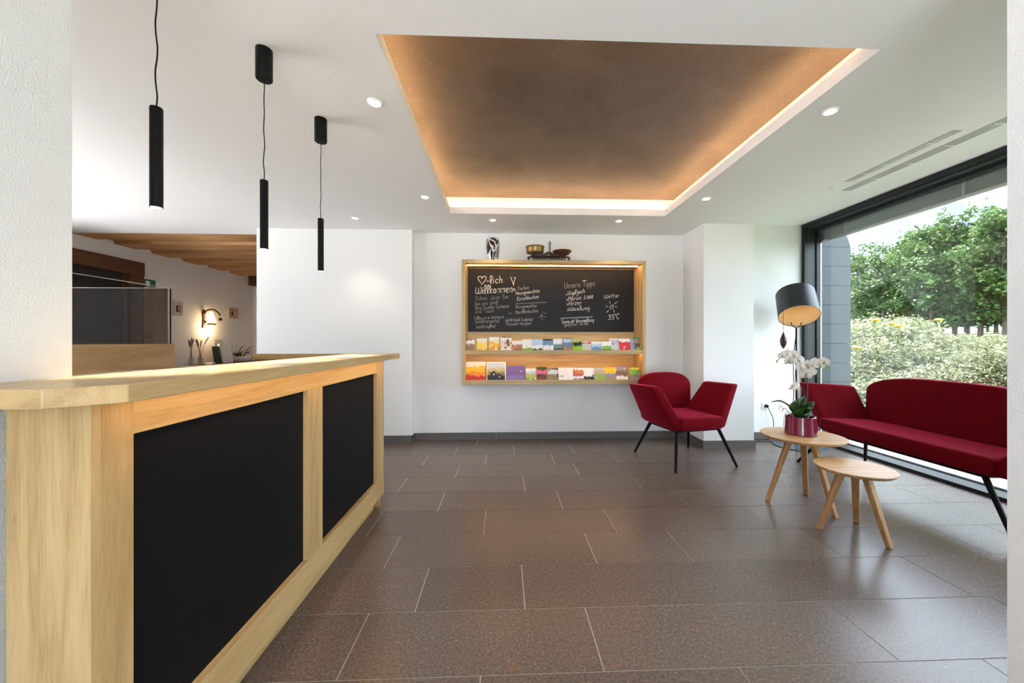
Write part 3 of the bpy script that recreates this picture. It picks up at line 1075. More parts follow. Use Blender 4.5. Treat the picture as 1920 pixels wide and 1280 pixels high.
GL = {
    'a': '5,9 3,10 1,7 1,2 3,0 5,3 5,10 5,2 7,0', 'b': '1,19 1,1 4,0 6,3 6,7 4,9 1,7', 'c': '6,9 3,10 1,6 2,1 4,0 6,2',
    'd': '6,8 3,9 1,5 2,0 5,1 6,6 6,19 6,2 7,0', 'e': '1,5 5,6 5,9 3,10 1,6 2,1 4,0 6,2', 'f': '5,17 3,19 2,15 2,-7|0,9 5,9',
    'g': '5,9 2,10 1,5 2,1 4,1 5,6 5,10 5,-5 3,-8 1,-6', 'h': '1,19 1,0 1,6 3,10 5,9 5,2 6,0', 'i': '1,10 1,1 2,0|1,14 1,15',
    'j': '3,10 3,-5 1,-8 0,-6|3,14 3,15', 'k': '1,19 1,0|5,10 1,5 5,0', 'l': '1,2 4,12 3,19 1,17 1,2 2,0 4,1', 'm': '1,10 1,0 1,7 3,10 4,8 4,0 4,7 6,10 7,8 7,0',
    'n': '1,10 1,0 1,7 3,10 5,9 5,1 6,0', 'o': '3,10 1,7 1,2 3,0 5,2 5,7 3,10', 'p': '1,10 1,-8|1,8 4,10 6,6 4,0 1,2', 'q': '5,9 2,10 1,4 3,0 5,4 5,-8',
    'r': '1,10 1,0 1,6 3,10 5,9', 's': '5,9 3,10 1,8 4,4 4,1 1,0', 't': '2,16 2,2 4,0|0,11 5,11', 'u': '1,10 1,2 3,0 5,3 5,10 5,2 6,0',
    'v': '0,10 3,0 5,10', 'w': '0,10 1,1 3,0 4,6 4,1 6,0 8,5 7,10', 'x': '0,10 5,0|5,10 0,0', 'y': '0,10 3,2|6,10 2,-8', 'z': '0,10 5,10 0,0 5,0',
    'W': '1,15 0,5 2,0 5,3 6,14 6,4 8,0 11,4 11,12 9,15', 'S': '7,17 4,19 1,15 6,6 5,1 0,1', 'I': '1,17 5,17|3,17 3,1|1,0 5,0', 'F': '2,18 2,0|0,18 7,18|1,9 5,10',
    'G': '8,16 5,19 1,12 2,2 6,0 8,5 5,8', 'T': '4,17 4,0|0,18 8,18', 'H': '1,18 1,0|7,18 7,0|1,9 7,9', 'K': '1,18 1,0|7,18 1,8 7,0', 'M': '1,0 2,17 5,6 8,17 9,0',
    'U': '1,18 1,4 4,0 7,4 8,18', 'V': '0,18 4,0 7,18', 'P': '1,0 1,17 6,17 6,10 1,9', 'L': '1,18 1,1 6,0', 'A': '0,0 4,18 8,0|2,7 6,7', 'N': '1,0 1,17 7,1 7,18', 'R': '1,0 1,17 6,16 5,10 1,9 7,0',
    '0': '3,12 1,8 1,2 3,0 5,3 5,9 3,12', '1': '1,9 3,14 3,0', '2': '1,11 3,14 5,11 1,1 6,1', '3': '1,14 4,15 5,11 3,9 6,5 4,0 1,1', '5': '6,15 2,15 2,9 5,9 6,4 4,0 1,1',
    '6': '5,14 2,8 1,3 3,0 5,2 4,6 1,5', '8': '3,8 1,11 3,14 5,11 1,3 3,0 5,3 3,8', ',': '1,1 0,-3', '.': '1,0 1,1', ':': '1,1 1,2|1,7 1,8', '!': '1,18 1,5|1,0 1,1', '>': '0,9 4,5 0,0',
    '-': '0,5 4,5', 'C': '7,15 3,18 1,9 3,1 7,2', '*': '1,16 0,14 1,13 2,15 1,16', 'O': '3,10 1,7 1,2 3,0 5,2 5,7 3,10', ' ': '',
}


def glyphs(txt):
    x, out = 0.0, []
    dots = False
    for ch in txt:
        base = 'o' if ch == 'ö' else ch
        g = GL[base]
        w = 4.0
        if g:
            w = 0
            for st in g.split('|'):
                p = [tuple(float(v) for v in q.split(',')) for q in st.split()]
                w = max(w, max(a for a, b in p))
                out.append([(x + a, b) for a, b in p])
        if ch == 'ö':
            out += [[(x + 2, 13), (x + 2, 14)], [(x + 4, 13), (x + 4, 14)]]
        x += w + 1.6
    return out, x - 1.6


def ribbon(bm, pts, w, y):
    P = [Vector((p[0], 0, p[1])) for p in pts]
    if len(P) > 2:
        P = smooth_path(P, 3)
    prev = None
    for i, p in enumerate(P):
        t = P[min(i + 1, len(P) - 1)] - P[max(i - 1, 0)]
        if t.length < 1e-9:
            t = Vector((1, 0, 0))
        n = Vector((-t.z, 0, t.x)).normalized() * w / 2
        a, b = bm.verts.new((p.x + n.x, y, p.z + n.z)), bm.verts.new((p.x - n.x, y, p.z - n.z))
        if prev:
            bm.faces.new([prev[0], prev[1], b, a])
        prev = (a, b)


PX = (1.629 + 0.425) / (1188.7 - 877.5)


def bpos(u, v):                     # place on the board, from its own left and top edges
    return -0.424 + (u - 877.5) * PX, 2.097 - (v - 502.0) * PX


def write(txt, u0, u1, v0, v1, unit, mat=CHALK, w=0.0044, name='chalk_writing'):
    gs, tw = glyphs(txt)
    (x0, z0), (x1, z1) = bpos(u0, v0), bpos(u1, v1)
    bm = B()
    for st in gs:
        ribbon(bm, [(x0 + (x1 - x0) * a / tw + 0.0016 * b * unit / 5, z0 + (z1 - z0) * a / tw + b * unit * PX) for a, b in st], w, YB - 0.0012)
    return obj(name, bm, mat, brd, world=True)


def draw(lines, mat=CHALK, w=0.0052):
    bm = B()
    for ln in lines:
        ribbon(bm, [bpos(*p) for p in ln], w, YB - 0.0012)
    return obj('chalk_drawing', bm, mat, brd, world=True)


def l_(x, y):
    return 870 + x / 9.48, 495 + y / 9.48


def r_(x, y):
    return 1035 + x / 9.48, 495 + y / 9.48


def W_(f, txt, x0, x1, y0, y1, h, mat=CHALK, w=0.0044):
    a, b = f(x0, y0), f(x1, y1)
    return write(txt, a[0], b[0], a[1], b[1], h / 9.48 / 10, mat, w)


draw([[l_(*p) for p in ((300, 325), (262, 285), (245, 240), (262, 212), (300, 215), (316, 250), (335, 215), (370, 210), (388, 240), (370, 285), (300, 360))]], w=0.0075)
W_(l_, '-lich', 395, 672, 330, 325, 68, w=0.0075)
draw([[l_(*p) for p in ((815, 215), (850, 300), (872, 378))], [l_(*p) for p in ((872, 378), (880, 300), (908, 225))], [l_(*p) for p in ((868, 230), (908, 228))],
      [l_(*p) for p in ((880, 418), (862, 440), (880, 462), (900, 440), (880, 418))]], w=0.007)
W_(l_, 'Willkommen', 200, 850, 520, 485, 76, w=0.0078)
W_(l_, 'Schön, dass Sie', 190, 770, 635, 595, 40, CHALK2)
W_(l_, 'bei uns sind!', 190, 590, 722, 690, 36, CHALK2)
W_(l_, 'Ihre Familie Gutmann', 190, 790, 800, 755, 36, CHALK2)
W_(l_, 'und Team', 200, 515, 858, 840, 36, CHALK2)
W_(l_, 'Follow us on Instagram', 178, 695, 968, 940, 28, CHALK2)
W_(l_, 'hotel.tiergerhof', 195, 620, 1032, 1015, 32, CHALK2)
W_(l_, 'hotel.ringlhof', 215, 550, 1125, 1105, 30, CHALK2)
W_(l_, 'Kuchen:', 945, 1150, 450, 430, 38, CHALK2)
W_(l_, 'Hausgemachter', 905, 1340, 535, 485, 36)
W_(l_, 'Kirschkuchen', 930, 1315, 638, 590, 40)
W_(l_, 'Hausgemachter', 905, 1285, 770, 745, 32, CHALK2)
W_(l_, 'Marillenkuchen', 900, 1305, 870, 835, 36, CHALK2)
W_(l_, 'WLAN: Hotel Tirolerhof', 728, 1205, 1005, 990, 30, CHALK2)
W_(l_, 'Passwort: bergsee', 742, 1170, 1070, 1055, 28, CHALK2)
draw([[l_(900 + i * 23, 690 - i * 1.2 + (8 if i % 2 else -8)) for i in range(25)], [l_(770, 862), l_(848, 858)],
      [l_(*p) for p in ((1365, 875), (1345, 900), (1362, 918), (1385, 895), (1365, 875))], [l_(1380, 820), l_(1378, 850)], [l_(1415, 860), l_(1450, 845)],
      [l_(1400, 915), l_(1440, 925)], [l_(1310, 935), l_(1340, 928)], [l_(1378, 940), l_(1376, 980)]], CHALK2, 0.005)
W_(r_, 'Unsere Tipps', 200, 750, 415, 365, 56, CHALK2)
draw([[r_(525, 280), r_(600, 270)]], w=0.005)
W_(r_, '>Vigiljoch', 235, 570, 545, 490, 42)
W_(r_, '>Meran 2.000', 240, 715, 640, 585, 44)
W_(r_, '>Hirzer', 245, 512, 720, 695, 42)
W_(r_, '>Waalweg', 255, 650, 815, 790, 42)
draw([[r_(130 + i * 24, 945 - i * 1.2 + (9 if i % 2 else -9)) for i in range(25)]], w=0.0045)
W_(r_, 'Sauna mit Voranmeldung', 155, 730, 1035, 1000, 36)
W_(r_, 'geöffnet: 16-18h', 200, 630, 1085, 1058, 30, CHALK2)
W_(r_, 'Wetter', 920, 1190, 590, 565, 40)
draw([[r_(*p) for p in ((1055, 705), (1022, 735), (1040, 772), (1075, 745), (1080, 710), (1055, 705))], [r_(1015, 640), r_(1028, 680)], [r_(1095, 690), r_(1155, 645)],
      [r_(1105, 738), r_(1155, 740)], [r_(945, 733), r_(990, 732)], [r_(1002, 797), r_(960, 840)], [r_(1085, 785), r_(1102, 840)]], w=0.0062)
W_(r_, '35*C', 985, 1188, 965, 955, 56, w=0.0065)

# ------------------------------------------------------------------ brochures
def cover(name, cols, seed, split=(0.35, 0.7), sc=9.0, blob=None, border=None):
    """printed cover: soft bands bottom -> top broken up by noise, optional blob and border"""
    m, N, L, p = newmat(name)
    tc = N.new('ShaderNodeTexCoord')
    sx = N.new('ShaderNodeSeparateXYZ')
    L.new(tc.outputs['Generated'], sx.inputs[0])
    n = N.new('ShaderNodeTexNoise')
    n.noise_dimensions = '4D'
    n.inputs['W'].default_value = seed * 1.37
    n.inputs['Scale'].default_value = sc
    n.inputs['Detail'].default_value = 6
    n.inputs['Roughness'].default_value = 0.62
    L.new(tc.outputs['Generated'], n.inputs['Vector'])
    ma = N.new('ShaderNodeMath')
    ma.operation = 'MULTIPLY_ADD'
    ma.inputs[1].default_value = 0.62
    L.new(n.outputs['Fac'], ma.inputs[0])
    sb = N.new('ShaderNodeMath')
    sb.operation = 'SUBTRACT'
    sb.inputs[1].default_value = 0.31
    L.new(sx.outputs['Z'], sb.inputs[0])
    L.new(sb.outputs[0], ma.inputs[2])
    k = len(cols)
    st = []
    for i, c in enumerate(cols):
        if i:
            st.append((split[i - 1], cols[i - 1]))
            st.append((min(0.999, split[i - 1] + 0.02), c))
    r = ramp(N, [(0.0, cols[0])] + st)
    L.new(ma.outputs[0], r.inputs[0])
    col = r.outputs[0]

    def mixin(fac, c, col):
        mx = N.new('ShaderNodeMix')
        mx.data_type = 'RGBA'
        mx.inputs['B'].default_value = (*c, 1)
        L.new(fac, mx.inputs['Factor'])
        L.new(col, mx.inputs['A'])
        return mx.outputs['Result']
    if blob:
        n2 = N.new('ShaderNodeTexNoise')
        n2.noise_dimensions = '4D'
        n2.inputs['W'].default_value = seed * 2.11 + 5
        n2.inputs['Scale'].default_value = sc * 0.55
        n2.inputs['Detail'].default_value = 2
        L.new(tc.outputs['Generated'], n2.inputs['Vector'])
        for c, lo in blob:
            rr = ramp(N, [(lo, (0, 0, 0)), (lo + 0.03, (1, 1, 1))])
            L.new(n2.outputs['Fac'], rr.inputs[0])
            inv = rr.outputs[0]
            lt = N.new('ShaderNodeMath')
            lt.operation = 'LESS_THAN'
            lt.inputs[1].default_value = split[-1]
            L.new(sx.outputs['Z'], lt.inputs[0])
            mu = N.new('ShaderNodeMath')
            mu.operation = 'MULTIPLY'
            L.new(inv, mu.inputs[0])
            L.new(lt.outputs[0], mu.inputs[1])
            col = mixin(mu.outputs[0], c, col)
    if border:
        for ax in ('X', 'Z'):
            a = N.new('ShaderNodeMath')
            a.operation = 'SUBTRACT'
            a.inputs[1].default_value = 0.5
            L.new(sx.outputs[ax], a.inputs[0])
            b = N.new('ShaderNodeMath')
            b.operation = 'ABSOLUTE'
            L.new(a.outputs[0], b.inputs[0])
            g = N.new('ShaderNodeMath')
            g.operation = 'GREATER_THAN'
            g.inputs[1].default_value = 0.46
            L.new(b.outputs[0], g.inputs[0])
            col = mixin(g.outputs[0], border, col)
    L.new(col, p.inputs['Base Color'])
    p.inputs['Roughness'].default_value = 0.35
    return m


Wt, Yl, Or, Rd = (.78, .77, .75), (.80, .50, .03), (.78, .25, .03), (.55, .03, .03)
SkB, LkB, Gn, DGn, Br, Dk, Vi, Pk = (.42, .55, .72), (.14, .27, .45), (.22, .42, .05), (.05, .10, .03), (.22, .11, .06), (.03, .03, .035), (.17, .12, .33), (.65, .12, .28)
Tn = (.45, .36, .26)
UP = [(-0.377, 1.228, .100, 'narrow brown leaflet with a small pale photo', [(.30, .19, .11), (.33, .21, .12), Wt, Br], (.45, .62, .9), None, None),
      (-0.244, 1.235, .118, 'bright yellow leaflet with a white top band', [Yl, (.85, .62, .12), Wt], (.3, .72), [((.9, .75, .3), .6)], None),
      (-0.101, 1.251, .119, 'orange and yellow leaflet with a pale top', [Or, (.85, .42, .05), Wt], (.35, .74), [(Rd, .62), ((.9, .75, .35), .55)], None),
      (0.039, 1.257, .131, 'white leaflet with brown scrolling pattern', [Wt, (.7, .6, .5), Wt, Br], (.25, .75, .9), [(Br, .57)], None),
      (0.168, 1.208, .119, 'low leaflet with a reddish brown portrait under white', [(.2, .06, .04), (.42, .18, .12), Wt], (.3, .68), [((.6, .3, .22), .56)], None),
      (0.286, 1.225, .113, 'white leaflet with green and yellow foot', [Gn, Wt, Wt], (.32, .7), [(Yl, .6)], None),
      (0.404, 1.225, .125, 'leaflet with pale blue photo over a dark strip', [DGn, Wt, SkB], (.3, .5), None, None),
      (0.533, 1.229, .122, 'leaflet with a dark blue lake photo over white', [Wt, Wt, LkB, Dk], (.35, .52, .9), [((.08, .12, .2), .6)], None),
      (0.647, 1.232, .113, 'white topped leaflet with dark mountain valley', [(.06, .08, .08), (.16, .22, .27), Wt], (.3, .6), [(Gn, .63)], None),
      (0.761, 1.238, .114, 'dark framed leaflet with blue mountains and village roofs', [(.32, .2, .15), (.12, .2, .32), SkB], (.42, .72), [(Br, .6)], (.02, .02, .03)),
      (0.879, 1.214, .109, 'bright green leaflet with a dark photo strip', [(.25, .52, .02), (.25, .52, .02), Dk, (.35, .55, .2)], (.2, .5, .85), None, (.25, .52, .02)),
      (0.990, 1.200, .106, 'pale sunset lake leaflet with a red title', [(.70, .55, .42), (.5, .5, .48), Rd, Wt], (.3, .8, .92), None, None),
      (1.102, 1.200, .114, 'leaflet with a blue lake under white sky', [(.3, .27, .12), LkB, SkB, Wt], (.2, .5, .75), None, None),
      (1.226, 1.200, .122, 'white bordered leaflet with green and purple photo, leaning', [DGn, Gn, Wt], (.3, .6), [(Vi, .6), (Yl, .68)], Wt),
      (1.328, 1.233, .129, 'white leaflet with grey blue scene and a dark red spot', [Gn, (.5, .55, .6), (.42, .48, .6), Wt], (.2, .6, .9), [((.35, .03, .05), .63)], Wt),
      (1.440, 1.233, .132, 'red leaflet with white top and white drawing', [Rd, (.65, .03, .04), Wt], (.4, .74), [(Wt, .62)], None),
      (1.517, 1.232, .075, 'narrow blue grey leaflet partly covered by the fruit brochure', [(.25, .33, .45), (.2, .3, .45), (.3, .38, .5)], (.4, .7), None, None),
      (1.588, 1.248, .085, 'green topped brochure with a dark fruit photo at the right end', [Gn, (.12, .06, .08), (.3, .2, .2), (.05, .3, .05)], (.3, .6, .86), [(Wt, .6), ((.3, .02, .06), .66)], None)]
LO = [(-0.316, .962, .228, 'large magazine with orange poppy field under a pale top', [Rd, (.80, .30, .03), Yl, (.82, .68, .62)], (.30, .5, .76), [(Br, .66)], None),
      (-0.077, .959, .225, 'white bordered magazine with a motorbike in mountain country', [Dk, (.3, .27, .13), (.55, .45, .25), SkB], (.38, .52, .68), [(Dk, .58), (Wt, .67)], Wt),
      (0.151, .916, .225, 'large purple magazine with a red figure', [(.22, .17, .42), Vi, Vi], (.4, .7), [(Rd, .64), (Wt, .69)], None),
      (0.329, .882, .122, 'leaflet with green meadow under pale blue sky', [Gn, (.45, .45, .12), SkB, Wt], (.35, .62, .85), [(Wt, .62)], None),
      (0.458, .901, .118, 'leaflet with pink flowers on dark ground', [(.2, .05, .04), (.06, .06, .05), Pk, DGn], (.3, .5, .75), [((.7, .15, .06), .63)], None),
      (0.591, .885, .122, 'leaflet with grey rocky mountain and brown meadow', [(.22, .2, .1), (.25, .2, .13), (.55, .6, .65), (.12, .12, .1)], (.3, .55, .88), [(Dk, .62)], None),
      (0.740, .891, .170, 'wide white brochure with a slim brown standing figure', [Wt, Wt, Wt], (.3, .6), [((.3, .17, .12), .66)], None),
      (0.890, .887, .125, 'white leaflet with a round reddish cake', [(.1, .09, .08), Wt, (.5, .12, .05), (.55, .2, .08), Wt], (.2, .38, .6, .86), None, None),
      (1.018, .887, .129, 'white leaflet with a dark photo at the foot', [Dk, Wt, Wt], (.38, .7), [((.2, .22, .35), .6)], None),
      (1.140, .886, .129, 'beige and green landscape leaflet', [(.28, .42, .1), (.3, .4, .12), Tn, (.5, .48, .4)], (.3, .56, .84), [(Wt, .66)], None),
      (1.269, .892, .129, 'leaflet with a bright yellow upper half', [(.35, .22, .16), LkB, (.82, .47, .02), (.85, .5, .02)], (.36, .55, .8), None, None),
      (1.409, .905, .140, 'white leaflet with brown hut photo and purple hills', [Wt, (.2, .1, .06), (.3, .25, .2), (.3, .22, .4)], (.36, .7, .86), [(Wt, .6)], None),
      (1.560, .888, .120, 'green and yellow brochure at the right end of the lower ledge', [(.3, .28, .4), (.25, .2, .12), (.2, .45, .06), (.75, .62, .06)], (.3, .5, .9), [(Wt, .64)], None)]


def brochure(i, row, x, zt, w, lab, cols, split, blob, border):
    zb = 1.0702 if row else NZ0 + .0222
    h = zt - zb
    yb, lean = 4.335, 0.30 if row else 0.33
    if row == 0:
        lean = 0.30
    tilt = 0.0 if i % 5 else random.uniform(-0.02, 0.02)
    y_off = 0.0056 * (i % 3)
    t = thing('brochure', lab + (' on the upper ledge' if row else ' on the lower ledge'), 'brochure', (x, yb + y_off, zb), 0, 'brochures on the %s ledge' % ('upper' if row else 'lower'))
    t.rotation_euler = (-lean, 0, 0)
    hh = h / math.cos(lean)
    obj('pages', box(B(), -w / 2, w / 2, 0.0, 0.0035, 0.0, hh - .001), PAPER, t)
    obj('cover', box(B(), -w / 2, w / 2, -0.0012, -0.0001, 0.0, hh), cover('print_%d_%d' % (row, i), cols, i * 3 + row * 57 + 2, split, 7.0, blob, border), t)


for i, a in enumerate(UP):
    brochure(i, 1, *a)
for i, a in enumerate(LO):
    brochure(i, 0, *a)

# ------------------------------------------------------------------ vase and scale on the shelf box
def vase_mat():
    m, N, L, p = newmat('black_white_glaze')
    tc = N.new('ShaderNodeTexCoord')
    mp = N.new('ShaderNodeMapping')
    mp.inputs['Scale'].default_value = (8, 8, 5.5)
    L.new(tc.outputs['Object'], mp.inputs[0])
    v = N.new('ShaderNodeTexNoise')
    v.inputs['Scale'].default_value = 1.1
    v.inputs['Distortion'].default_value = 1.4
    v.inputs['Detail'].default_value = 1
    L.new(mp.outputs[0], v.inputs['Vector'])
    r = ramp(N, [(0.44, (.015, .015, .018)), (0.47, (.62, .66, .68)), (0.56, (.70, .72, .72)), (0.585, (.10, .01, .012)), (0.66, (.012, .012, .014))])
    L.new(v.outputs['Fac'], r.inputs[0])
    L.new(r.outputs[0], p.inputs['Base Color'])
    p.inputs['Roughness'].default_value = 0.12
    return m


vs = obj('vase', lathe(B(), [(0, 0), (0.052, 0), (0.056, 0.01), (0.070, 0.10), (0.077, 0.18), (0.077, 0.24), (0.071, 0.272), (0.060, 0.285), (0.055, 0.285), (0.066, 0.262), (0.070, 0.2), (0.05, 0.03), (0, 0.02)], n=36), vase_mat(), smooth=True)
vs.location = (-0.117, 4.44, NZ1)
tag(vs, 'tall black and white glazed vase standing on the oak wall box', 'vase')
IRON = plain('dark_cast_iron', (0.045, 0.026, 0.020), 0.55, metal=0.4, bump=0.5, bscale=90)
BRASS = plain('old_brass', (0.30, 0.19, 0.07), 0.38, metal=0.85)
COPP = plain('brown_copper', (0.20, 0.085, 0.045), 0.4, metal=0.8)
sc_ = thing('balance_scale', 'antique iron balance scale with two brass pans standing on the oak wall box', 'scale', (0.548, 4.43, NZ1))
bm = B()
box(bm, -0.20, 0.20, -0.055, 0.055, 0.0, 0.022)
box(bm, -0.185, 0.185, -0.045, 0.045, 0.062, 0.078)
obj('base_frame', bm, IRON, sc_, bev=0.004)
for i in range(13):
    x = -0.18 + i * 0.03
    obj('baluster', lathe(B(), [(0.004, 0.02), (0.010, 0.032), (0.004, 0.042), (0.010, 0.054), (0.004, 0.064)], x, -0.045, 8), IRON, sc_, smooth=True)
obj('beam', prism(B(), [(-0.21, 0.078), (-0.05, 0.082), (0, 0.10), (0.05, 0.082), (0.21, 0.078), (0.21, 0.092), (0.06, 0.104), (0.02, 0.128), (-0.02, 0.128), (-0.06, 0.104), (-0.21, 0.092)], -0.012, 0.012, 'y'), IRON, sc_, bev=0.003)
for s, zz in ((-1, 0.112), (1, 0.098)):
    obj('pan_bracket', tube(B(), smooth_path([(s * 0.235, 0, 0.03), (s * 0.245, 0, 0.06), (s * 0.19, 0, 0.07), (s * 0.165, 0, zz)], 4), 0.010, 8), IRON, sc_, smooth=True)
obj('pan', lathe(B(), [(0, 0.112), (0.098, 0.112), (0.103, 0.118), (0.105, 0.172), (0.112, 0.178), (0.112, 0.186), (0.101, 0.184), (0.098, 0.122), (0, 0.120)], -0.165, 0, 40), BRASS, sc_, smooth=True)
obj('pan', lathe(B(), [(0, 0.098), (0.085, 0.100), (0.104, 0.124), (0.113, 0.130), (0.112, 0.138), (0.101, 0.132), (0.082, 0.108), (0, 0.106)], 0.158, 0, 40), COPP, sc_, smooth=True)
bm = tube(B(), [(0.012, 0, 0.12), (0.012, 0, 0.215)], 0.006, 8)
tube(bm, [(0.012 + 0.012 * math.sin(a), 0, 0.228 + 0.014 * math.cos(a)) for a in [k * math.pi / 6 for k in range(13)]], 0.004, 6)
lathe(bm, [(0, 0.242), (0.007, 0.248), (0, 0.262)], 0.012, 0, 8)
obj('pointer', bm, IRON, sc_, smooth=True)

# ------------------------------------------------------------------ red armchair and sofa
def seat_family(root, half_f, half_b, yf, yb, arm_top, back, rail, feet, zs=0.478):
    """front is -y. arm_top: (xf, yf, zf, xb, yb, zb) of the inner top edge; back: (half_base, half_top, y_base, y_top, z_top, rise)"""
    bm = hexa(B(), [(-half_f, yf, .355), (half_f, yf, .355), (half_b, yb, .355), (-half_b, yb, .355),
                    (-half_f, yf - .01, zs), (half_f, yf - .01, zs), (half_b, yb, zs), (-half_b, yb, zs)])
    obj('seat', bm, VELVET, root, smooth=True, bev=0.022, seg=3)
    xf, ay, zf, xb, by, zb = arm_top
    for s in (-1, 1):
        tf = 0.095
        kf, kb = (zs - .357) / (zf - zs), (zs - .357) / (zb - zs)     # inner faces meet the seat edge at seat height
        p = [(s * (half_f - (xf - half_f) * kf), yf + .002, .357), (s * (half_f + tf * .55), yf + .03, .357), (s * (half_b + tf * .75), yb + .03, .357), (s * (half_b - (xb - half_b) * kb), yb + .02, .357),
             (s * xf, ay, zf + .004), (s * (xf + tf), ay + .01, zf), (s * (xb + tf), by, zb), (s * xb, by, zb + .004)]
        obj('armrest', hexa(B(), p), VELVET, root, smooth=True, bev=0.026, seg=4)
    hb, ht, y0, y1, zt, rise, thick = back
    out = [(-hb, .375), (hb, .375)]
    cr = 0.085
    n = 14
    zc = zt - rise
    edge = []
    for i in range(n + 1):
        t = i / n
        x = ht * math.cos(math.pi * t) * -1
        edge.append((x, zc - cr + (cr + rise) * (1 - abs(x / ht) ** 3.2) ** 0.55))
    out += edge[::-1]
    bm = B()
    lo, hi = [], []
    for x, z in out:
        k = (z - .375) / (zt - .375)
        y = y0 + (y1 - y0) * k
        lo.append(bm.verts.new((x, y, z)))
        hi.append(bm.verts.new((x, y + thick, z)))
    bm.faces.new(lo)
    bm.faces.new(hi[::-1])
    for i in range(len(out)):
        j = (i + 1) % len(out)
        bm.faces.new([lo[i], hi[i], hi[j], lo[j]])
    bmesh.ops.recalc_face_normals(bm, faces=bm.faces)
    obj('backrest', bm, VELVET, root, smooth=True, bev=0.018, seg=3)
    rx, ryf, ryb = rail
    fx, fyf, fyb = feet
    fr = B()
    tube(fr, [(-rx, ryf, .343), (rx, ryf, .343)], 0.0115, 10)
    tube(fr, [(-rx, ryb, .343), (rx, ryb, .343)], 0.0115, 10)
    tube(fr, [(-rx, ryf, .343), (-rx, ryb, .343)], 0.0115, 10)
    tube(fr, [(rx, ryf, .343), (rx, ryb, .343)], 0.0115, 10)
    obj('base_frame', fr, BLACKM, root, smooth=True)
    for s in (-1, 1):
        for a, b in ((ryf, fyf), (ryb, fyb)):
            bm = tube(B(), [(s * rx, a, .350), (s * fx, b, 0.0)], 0.0175, 12, 0.0115)
            obj('leg', bm, BLACKM, root, smooth=True)


ac = thing('armchair', 'red velvet armchair with flared arms on thin black legs before the brochure shelf', 'chair', (1.838, 3.752, 0), math.radians(12.06))
seat_family(ac, .235, .215, -.285, .24, (.405, -.215, .774, .415, .20, .762), (.29, .32, .225, .285, .862, .055, .075), (.235, -.215, .20), (.34, -.34, .34))
so = thing('sofa', 'long red velvet sofa with flared arms standing along the big window', 'sofa', (3.22, 2.82, 0), math.radians(-90))
seat_family(so, .632, .54, -.20, .21, (.93, -.11, .772, .69, .215, .765), (.60, .64, .20, .285, .885, .05, .075), (.56, -.16, .19), (.80, -.28, .42))

# ------------------------------------------------------------------ round side tables
def table(name, lab, x, y, zt, R, leg_r, a0):
    t = thing(name, lab, 'table', (x, y, 0))
    obj('tabletop', lathe(B(), [(0, zt - .022), (R - .016, zt - .022), (R - .004, zt - .010), (R, zt - .004), (R - .002, zt), (0, zt)], n=72), TABLEW, t, smooth=True)
    obj('hub', lathe(B(), [(0, zt - .05), (.07, zt - .05), (.082, zt - .0225), (0, zt - .0225)], n=6), LEGW, t, bev=0.002)
    for k in range(3):
        a = math.radians(a0 + 120 * k)
        r0 = leg_r * 0.34
        p1, p0 = Vector((math.cos(a) * leg_r, math.sin(a) * leg_r, 0)), Vector((math.cos(a) * r0, math.sin(a) * r0, zt - .0226))
        d = Vector((math.cos(a), math.sin(a), 0))
        s = Vector((-math.sin(a), math.cos(a), 0))
        q = []
        for c, w, tt in ((p1, .0155, .0125), (p0, .022, .018)):
            q += [c - s * w - d * tt, c + d * -tt + s * w, c + d * tt + s * w, c + d * tt - s * w]
        obj('leg', hexa(B(), q), LEGW, t, bev=0.005, seg=2)
    return t


table('side_table', 'taller round oak side table carrying the orchid pot', 2.210, 2.679, .51, .262, .226, 44)
table('side_table', 'lower round oak side table with empty top nearest the camera', 2.204, 2.263, .414, .203, .185, 42)

# ------------------------------------------------------------------ orchid
OX, OY, OZ = 2.222, 2.705, .51
GLAZE = plain('burgundy_glaze', (0.19, 0.012, 0.045), 0.14, coat=0.6)
orc = thing('potted_orchid', 'white flowering orchid in a glossy burgundy pot on the taller side table', 'plant', (OX, OY, OZ))
obj('pot', lathe(B(), [(0, 0), (.097, 0), (.102, .006), (.0985, .05), (.0945, .133), (.091, .136), (.086, .133), (.088, .10), (.0, .10)], n=48), GLAZE, orc, smooth=True)
obj('bark_soil', lathe(B(), [(0, .112), (.05, .115), (.086, .106), (0, .102)], n=20), plain('bark_chips', (.06, .04, .025), 0.95, bump=1, bscale=80), orc)
rot = Matrix.Rotation(math.radians(-37), 4, 'Z')    # turns the plant's front towards the seats


def leaf_blade(path, w, n=14, fold=0.25):
    P = smooth_path(path, 5)
    bm = B()
    prev = None
    m_ = len(P)
    for i, p in enumerate(P):
        t = i / (m_ - 1)
        tg = (P[min(i + 1, m_ - 1)] - P[max(i - 1, 0)]).normalized()
        sd = tg.cross(Vector((0, 0, 1)))
        if sd.length < .1:
            sd = Vector((1, 0, 0))
        sd.normalize()
        nn = sd.cross(tg)
        ww = w * (math.sin(math.pi * min(1, .12 + t * .88)) ** 0.6) * (1 if t < .999 else .1)
        row = [bm.verts.new(p + sd * ww * q + nn * (abs(q) * fold * ww)) for q in (-1, -.5, 0, .5, 1)]
        if prev:
            for a in range(4):
                bm.faces.new([prev[a], prev[a + 1], row[a + 1], row[a]])
        prev = row
    return bm


def solid(o, th):
    md = o.modifiers.new('thickness', 'SOLIDIFY')
    md.thickness = th
    return o


